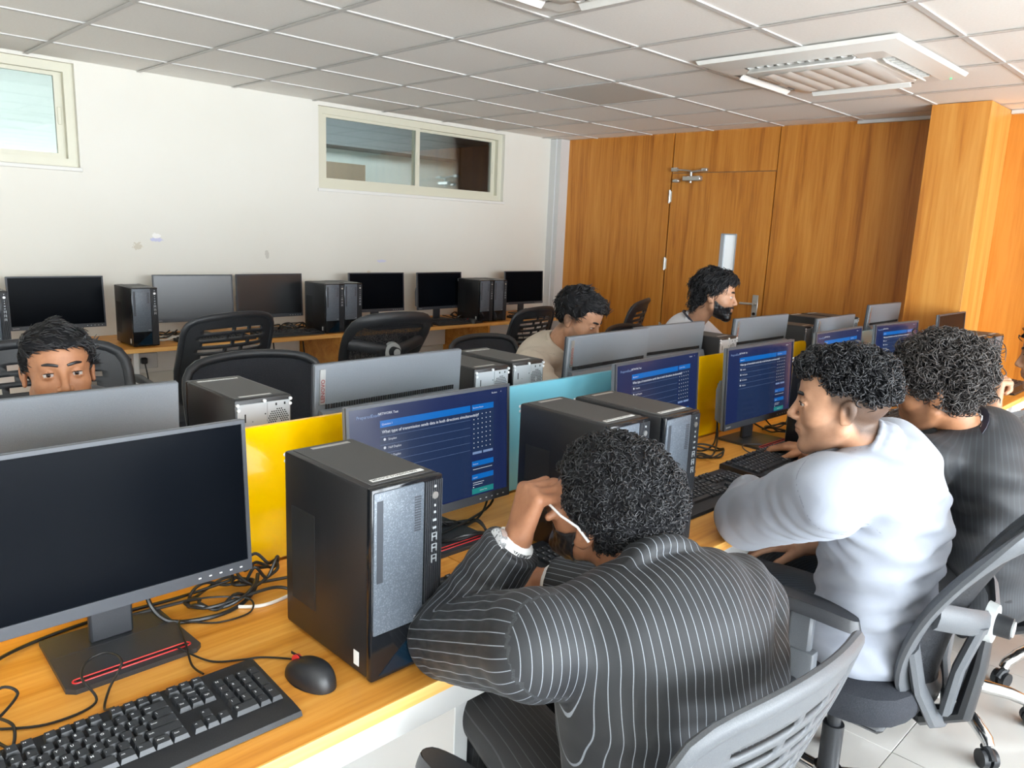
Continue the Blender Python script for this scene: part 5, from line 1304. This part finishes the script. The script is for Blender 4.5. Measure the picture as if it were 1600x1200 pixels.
for s_ in (-1, 1): ln.add([gp((s_*.034, .1035, 0))]+[gp((s_*(.034+.0245*math.cos(a)), .1025-.011*abs(math.cos(a))*(1 if math.cos(a) > 0 else .2), .018*math.sin(a))) for a in [2*PI*k/20 for k in range(20)]], [(0, 1+k, 1+(k+1) % 20) for k in range(20)])
ln.build('lens', 'lens', go)

# --- the man in the white shirt, seen in profile
p2 = Person('man in white shirt seen in profile, leaning on the desk', (1.92, .57, 0), (1.690, .655, 1.153), (-21, 4, 0), .95,
    hip=(1.925, .625, .585), neck=(1.730, .590, 1.062), shL=(1.572, .612, .985), shR=(1.905, .690, .985), elL=(1.712, .862, .822), wrL=(1.960, .985, .806), elR=(2.03, .62, .76), wrR=(2.00, .82, .68), knL=(1.90, 1.00, .575), knR=(2.12, 1.0, .575), anL=(1.90, 1.0, .1), anR=(2.15, 1.0, .1), mid=(1.84, .545, .83))
hL = hand_caps(p2.j['wrL'], (.92, .28, .02), (.05, .1, -1), (.35, .6, .5), .08, .6, 1, 1.0, .4)
hR = hand_caps(p2.j['wrR'], (-.5, .85, -.05), (0, -.05, -1), (.3, .35, .3), .1, .6, 1, 1.0, .3)
fade2 = lambda Q: .97*np.clip((Q[:, 2]-np.interp(Q[:, 1], [-.1, -.04, .0, .03], [-.085, -.075, -.01, .0]))/.025, 0, 1)*np.clip((.032-Q[:, 1])/.012, 0, 1)
build_body(p2, 'skin_b', [(hL, 0, 0), (hR, 0, 0)], .0032, .30, fade2, dict(nose=1.02, lids=.25))
face_parts(p2, (-22, -8), .0046, 'hair_black', -.001)
def top2(Q, d): return smin(d, ell(Q, (0, .030, .090), (.066, .066, .032)), .02)
hair(p2, 'hair_curl', .009, .068, .046, .022, .0042, 3200, .026, .0013, .0070, 1.0, 22, .004, .010, None, .9, top2, 11, 85)
V2 = None
c2a, _ = collar_ring(p2, .063, .006, .018, .034, .35); c2b, _ = collar_ring(p2, .068, .008, .018, .016, .35); c2c, _ = collar_ring(p2, .072, .012, .018, -.004, .35)
c2 = lambda P: smin(smin(c2a(P), c2b(P), .012), c2c(P), .018)
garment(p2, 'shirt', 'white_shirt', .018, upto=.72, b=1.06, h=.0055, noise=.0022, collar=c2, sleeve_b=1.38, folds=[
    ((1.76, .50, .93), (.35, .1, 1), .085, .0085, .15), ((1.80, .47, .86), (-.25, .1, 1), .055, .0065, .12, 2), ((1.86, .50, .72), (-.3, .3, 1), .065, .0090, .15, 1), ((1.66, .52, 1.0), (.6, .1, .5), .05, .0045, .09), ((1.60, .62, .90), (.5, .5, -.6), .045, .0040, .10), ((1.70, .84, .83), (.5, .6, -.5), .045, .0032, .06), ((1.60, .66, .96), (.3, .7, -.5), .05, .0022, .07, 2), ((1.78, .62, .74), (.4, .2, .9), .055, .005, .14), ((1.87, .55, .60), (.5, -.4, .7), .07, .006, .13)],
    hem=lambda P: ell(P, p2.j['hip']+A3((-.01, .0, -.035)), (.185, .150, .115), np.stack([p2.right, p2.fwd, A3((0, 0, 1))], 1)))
trousers(p2, 'navy_trousers')
MB().cyl(Vector(p2.j['wrL'])-p2.base+Vector((.03, .01, -.012)), Vector(p2.j['wrL'])-p2.base+Vector((.03, .01, .012)), .001).build('button', 'white', p2.o)

# --- the man with thick grey-lit curls and dark jacket
p3 = Person('man in dark jacket with thick greyish curls, bent over the desk', (2.5, .5, 0), (2.235, .622, 1.128), (-3, 10, -3), 1.0,
    hip=(2.50, .48, .57), neck=(2.285, .545, 1.020), shL=(2.125, .600, .950), shR=(2.470, .610, .945), elL=(2.20, .86, .82), wrL=(2.40, .98, .80), elR=(2.58, .86, .82), wrR=(2.56, 1.08, .80), knL=(2.40, .98, .575), knR=(2.62, .98, .575), anL=(2.40, .98, .1), anR=(2.62, .98, .1), mid=(2.38, .455, .82))
h3 = hand_caps(p3.j['wrL'], (.8, .5, .02), (0, .1, -1), (.3, .5, .4), .1, .6, 1); h3r = hand_caps(p3.j['wrR'], (-.2, .95, -.05), (0, 0, -1), (.3, .35, .3), .1, .6, 1)
build_body(p3, 'skin_c', [(h3, 0, 0), (h3r, 0, 0)], .0038, .45)
face_parts(p3, (0, -10), .0050)
def top3(Q, d): return smin(d, ell(Q, (0, -.014, .070), (.088, .108, .066)), .02)
hair(p3, 'hair_grey', .020, .060, .004, -.085, .0060, 3300, .034, .0015, .0095, 1.0, 33, .0045, .012, None, .9, top3, 11, 70)
c3, pts3 = collar_ring(p3, .072, .012, .035, .008, .7)
garment(p3, 'jacket', 'dark_suit', .016, b=1.07, h=.0075, noise=.0018, wrap=True, collar=c3, sleeve_b=1.1, folds=[((2.30, .46, .85), (.3, 0, 1), .09, .005, .18), ((2.16, .66, .90), (.4, .7, -.5), .05, .005, .1)])
garment(p3, 'shirt', 'collar_white', .005, upto=.96, h=.01, noise=0, collar=collar_ring(p3, .062, .006, .022, .024, .5)[0])
ly = MB().tube([Vector(q)-p3.base for q in collar_ring(p3, .076, .01, .02, .028, .9)[1]], .0016, 6, ry=.009, upv=tuple(float(v) for v in p3.frame(1.0)[:, 2])).build('lanyard', 'lanyard', p3.o)
trousers(p3, 'black_trousers', .012)

# --- the person at the right edge: fist, watch, striped sleeve
p4 = Person('person cut off by the right edge, raised fist with a black watch', (3.2, .42, 0), (3.07, .515, 1.165), (-8, 8, 0), 1.0,
    hip=(3.22, .40, .57), neck=(3.10, .43, 1.03), shL=(2.93, .46, .95), shR=(3.28, .44, .95), elL=(2.830, .700, .80), wrL=(2.835, .622, 1.000), elR=(3.27, .70, .82), wrR=(3.05, .80, .84), knL=(3.12, .98, .575), knR=(3.32, .98, .575), anL=(3.12, .98, .1), anR=(3.32, .98, .1), mid=(3.17, .38, .8))
h4 = hand_caps(p4.j['wrL'], (.12, .10, .98), (.8, -.5, 0), (1.3, 1.3, .8), .04, .5, 1, 1.0, .8); h4r = hand_caps(p4.j['wrR'], (-.75, -.05, .35), (.2, -.5, .6), (.8, .9, .6), .05, .5, 1)
build_body(p4, 'skin_b', [(h4, 0, 0), (h4r, 0, 0)], .0042, .2)
face_parts(p4)
hair(p4, 'hair_black', .018, .066, .010, -.07, .004, 700, .022, .0018, .006, 1.0, 44, .006)
garment(p4, 'shirt', 'stripe_shirt', .012, upto=.74, b=1.04, h=.009, noise=.002, collar=collar_ring(p4, .064, .007, .02, .022, .35)[0], sleeve_b=1.15)
trousers(p4, 'black_trousers', .014)
watch(p4, p4.j['wrL'], p4.j['elL'], 'black_gloss', 'black_gloss', (-.85, -.45, .1), .022, back=.018)

# --- the man at left, eyes above his monitor
p5 = Person('man at left whose eyes look over the grey monitor back', (.62, 2.42, 0), (.548, 2.165, 1.100), (188, -3, 2), .97,
    hip=(.64, 2.45, .57), neck=(.575, 2.255, .985), shL=(.765, 2.27, .915), shR=(.39, 2.24, .915), elL=(.83, 2.10, .82), wrL=(.66, 1.95, .80), elR=(.34, 2.07, .82), wrR=(.45, 1.93, .80), knL=(.76, 2.00, .575), knR=(.50, 2.0, .575), anL=(.76, 2.0, .1), anR=(.50, 2.0, .1), mid=(.62, 2.43, .8))
build_body(p5, 'skin_c', [(hand_caps(p5.j['wrL'], (-.3, -.9, 0), (0, 0, -1), (.3, .35, .3), .1, .6, 1), 0, 0), (hand_caps(p5.j['wrR'], (.3, -.9, 0), (0, 0, -1), (.3, .35, .3), .1, .6, -1), 0, 0)], .0028, .25, None, dict(wide=1.0, lids=-.25))
face_parts(p5, (6, 0), .0037, 'hair_black', .002)
def top5(Q, d):
    d = smin(d, ell(Q, (.012, .048, .078), (.070, .050, .026)), .02)
    return smin(d, ell(Q, (-.03, .070, .078), (.040, .026, .020)), .012)
sweep = lambda q: np.stack([-.9+0*q[:, 0], .5+0*q[:, 1], -.25-q[:, 2]*0], 1).astype(np.float32)
hair(p5, 'hair_black', .009, .066, .014, -.07, .0030, 2200, .030, .0014, .003, .35, 55, .004, .003, sweep, .25, top5, 9, 60)
garment(p5, 'shirt', 'grey_shirt', .012, upto=.8, h=.01, noise=.002, collar=collar_ring(p5, .064, .007, .02, .022, .35)[0], sleeve_b=1.15)
trousers(p5, 'black_trousers', .014)

# --- the man in beige
p6 = Person('man in beige shirt looking down behind a dark monitor', (2.62, 2.52, 0), (2.605, 2.195, 1.125), (163, 22, 0), 1.03,
    hip=(2.62, 2.52, .57), neck=(2.575, 2.295, 1.010), shL=(2.755, 2.345, .925), shR=(2.395, 2.265, .925), elL=(2.86, 2.15, .80), wrL=(2.72, 1.98, .79), elR=(2.33, 2.07, .81), wrR=(2.47, 1.95, .79), knL=(2.74, 2.05, .575), knR=(2.50, 2.05, .575), anL=(2.74, 2.05, .1), anR=(2.5, 2.05, .1), mid=(2.61, 2.49, .8))
build_body(p6, 'skin_b', [(hand_caps(p6.j['wrL'], (-.3, -.9, 0), (0, 0, -1), (.3, .35, .3), .1, .6, 1), 0, 0), (hand_caps(p6.j['wrR'], (.3, -.9, 0), (0, 0, -1), (.3, .35, .3), .1, .6, -1), 0, 0)], .0034, .4, lambda Q: .7*np.clip((Q[:, 2]-np.interp(Q[:, 1], [-.1, -.04, .0, .03], [-.085, -.075, -.02, -.02]))/.02, 0, 1)*np.clip((.03-Q[:, 1])/.012, 0, 1), dict(lids=.6))
face_parts(p6, (0, -18), .0044)
def top6(Q, d): return smin(d, ell(Q, (-.006, .048, .088), (.066, .052, .032)), .02)
hair(p6, 'hair_black', .016, .068, .020, -.045, .0035, 1500, .036, .0016, .0028, .4, 66, .005, .004, sweep, .35, top6, 8, 70)
garment(p6, 'shirt', 'beige_shirt', .013, upto=.9, b=1.05, h=.008, noise=.0025, collar=collar_ring(p6, .066, .008, .02, .020, .4)[0], sleeve_b=1.18, folds=[((2.40, 2.2, .87), (.2, .4, 1), .06, .005, .13), ((2.42, 2.30, .95), (1, .3, -.6), .05, .004, .1)])
trousers(p6, 'black_trousers', .014)

# --- the bearded man
p7 = Person('bearded man with wavy black hair in front of the door', (3.70, 2.45, 0), (3.610, 2.125, 1.205), (152, 4, 0), 1.03,
    hip=(3.70, 2.45, .57), neck=(3.600, 2.235, 1.065), shL=(3.785, 2.29, .985), shR=(3.425, 2.200, .985), elL=(3.88, 2.10, .82), wrL=(3.75, 1.95, .79), elR=(3.38, 2.02, .82), wrR=(3.50, 1.92, .79), knL=(3.80, 2.0, .575), knR=(3.58, 2.0, .575), anL=(3.8, 2.0, .1), anR=(3.58, 2.0, .1), mid=(3.68, 2.43, .82))
build_body(p7, 'skin_b', [(hand_caps(p7.j['wrL'], (-.3, -.9, 0), (0, 0, -1), (.3, .35, .3), .1, .6, 1), 0, 0), (hand_caps(p7.j['wrR'], (.3, -.9, 0), (0, 0, -1), (.3, .35, .3), .1, .6, -1), 0, 0)], .0034, .9)
face_parts(p7, (0, -6), .0050)
def top7(Q, d):
    d = smin(d, ell(Q, (0, .040, .090), (.074, .060, .036)), .02)
    return smin(d, ell(Q, (0, -.085, -.025), (.062, .035, .055)), .02)
hair(p7, 'hair_black', .016, .064, .012, -.095, .0045, 1500, .045, .0017, .0042, .5, 77, .005, .006, down_back, .4, top7, 9, 60)
beard(p7, 'hair_black', .0035, 900, 8, .0028, .0010, .008)
garment(p7, 'shirt', 'pale_shirt', .012, upto=.9, h=.009, noise=.002, collar=collar_ring(p7, .066, .008, .02, .020, .4)[0], sleeve_b=1.15, folds=[((3.5, 2.18, .95), (.6, .3, -.6), .05, .004, .12)])
MB().tube([Vector(p7.spine(1.0)+A3(q))-p7.base for q in ((.09, .03, .0), (.06, .05, .035), (-.02, .055, .045), (-.07, .0, .03), (-.06, -.07, -.03), (-.02, -.115, -.12), (.01, -.13, -.20))], .0015, 6, ry=.007).build('lanyard', 'lanyard', p7.o)
trousers(p7, 'black_trousers', .014)
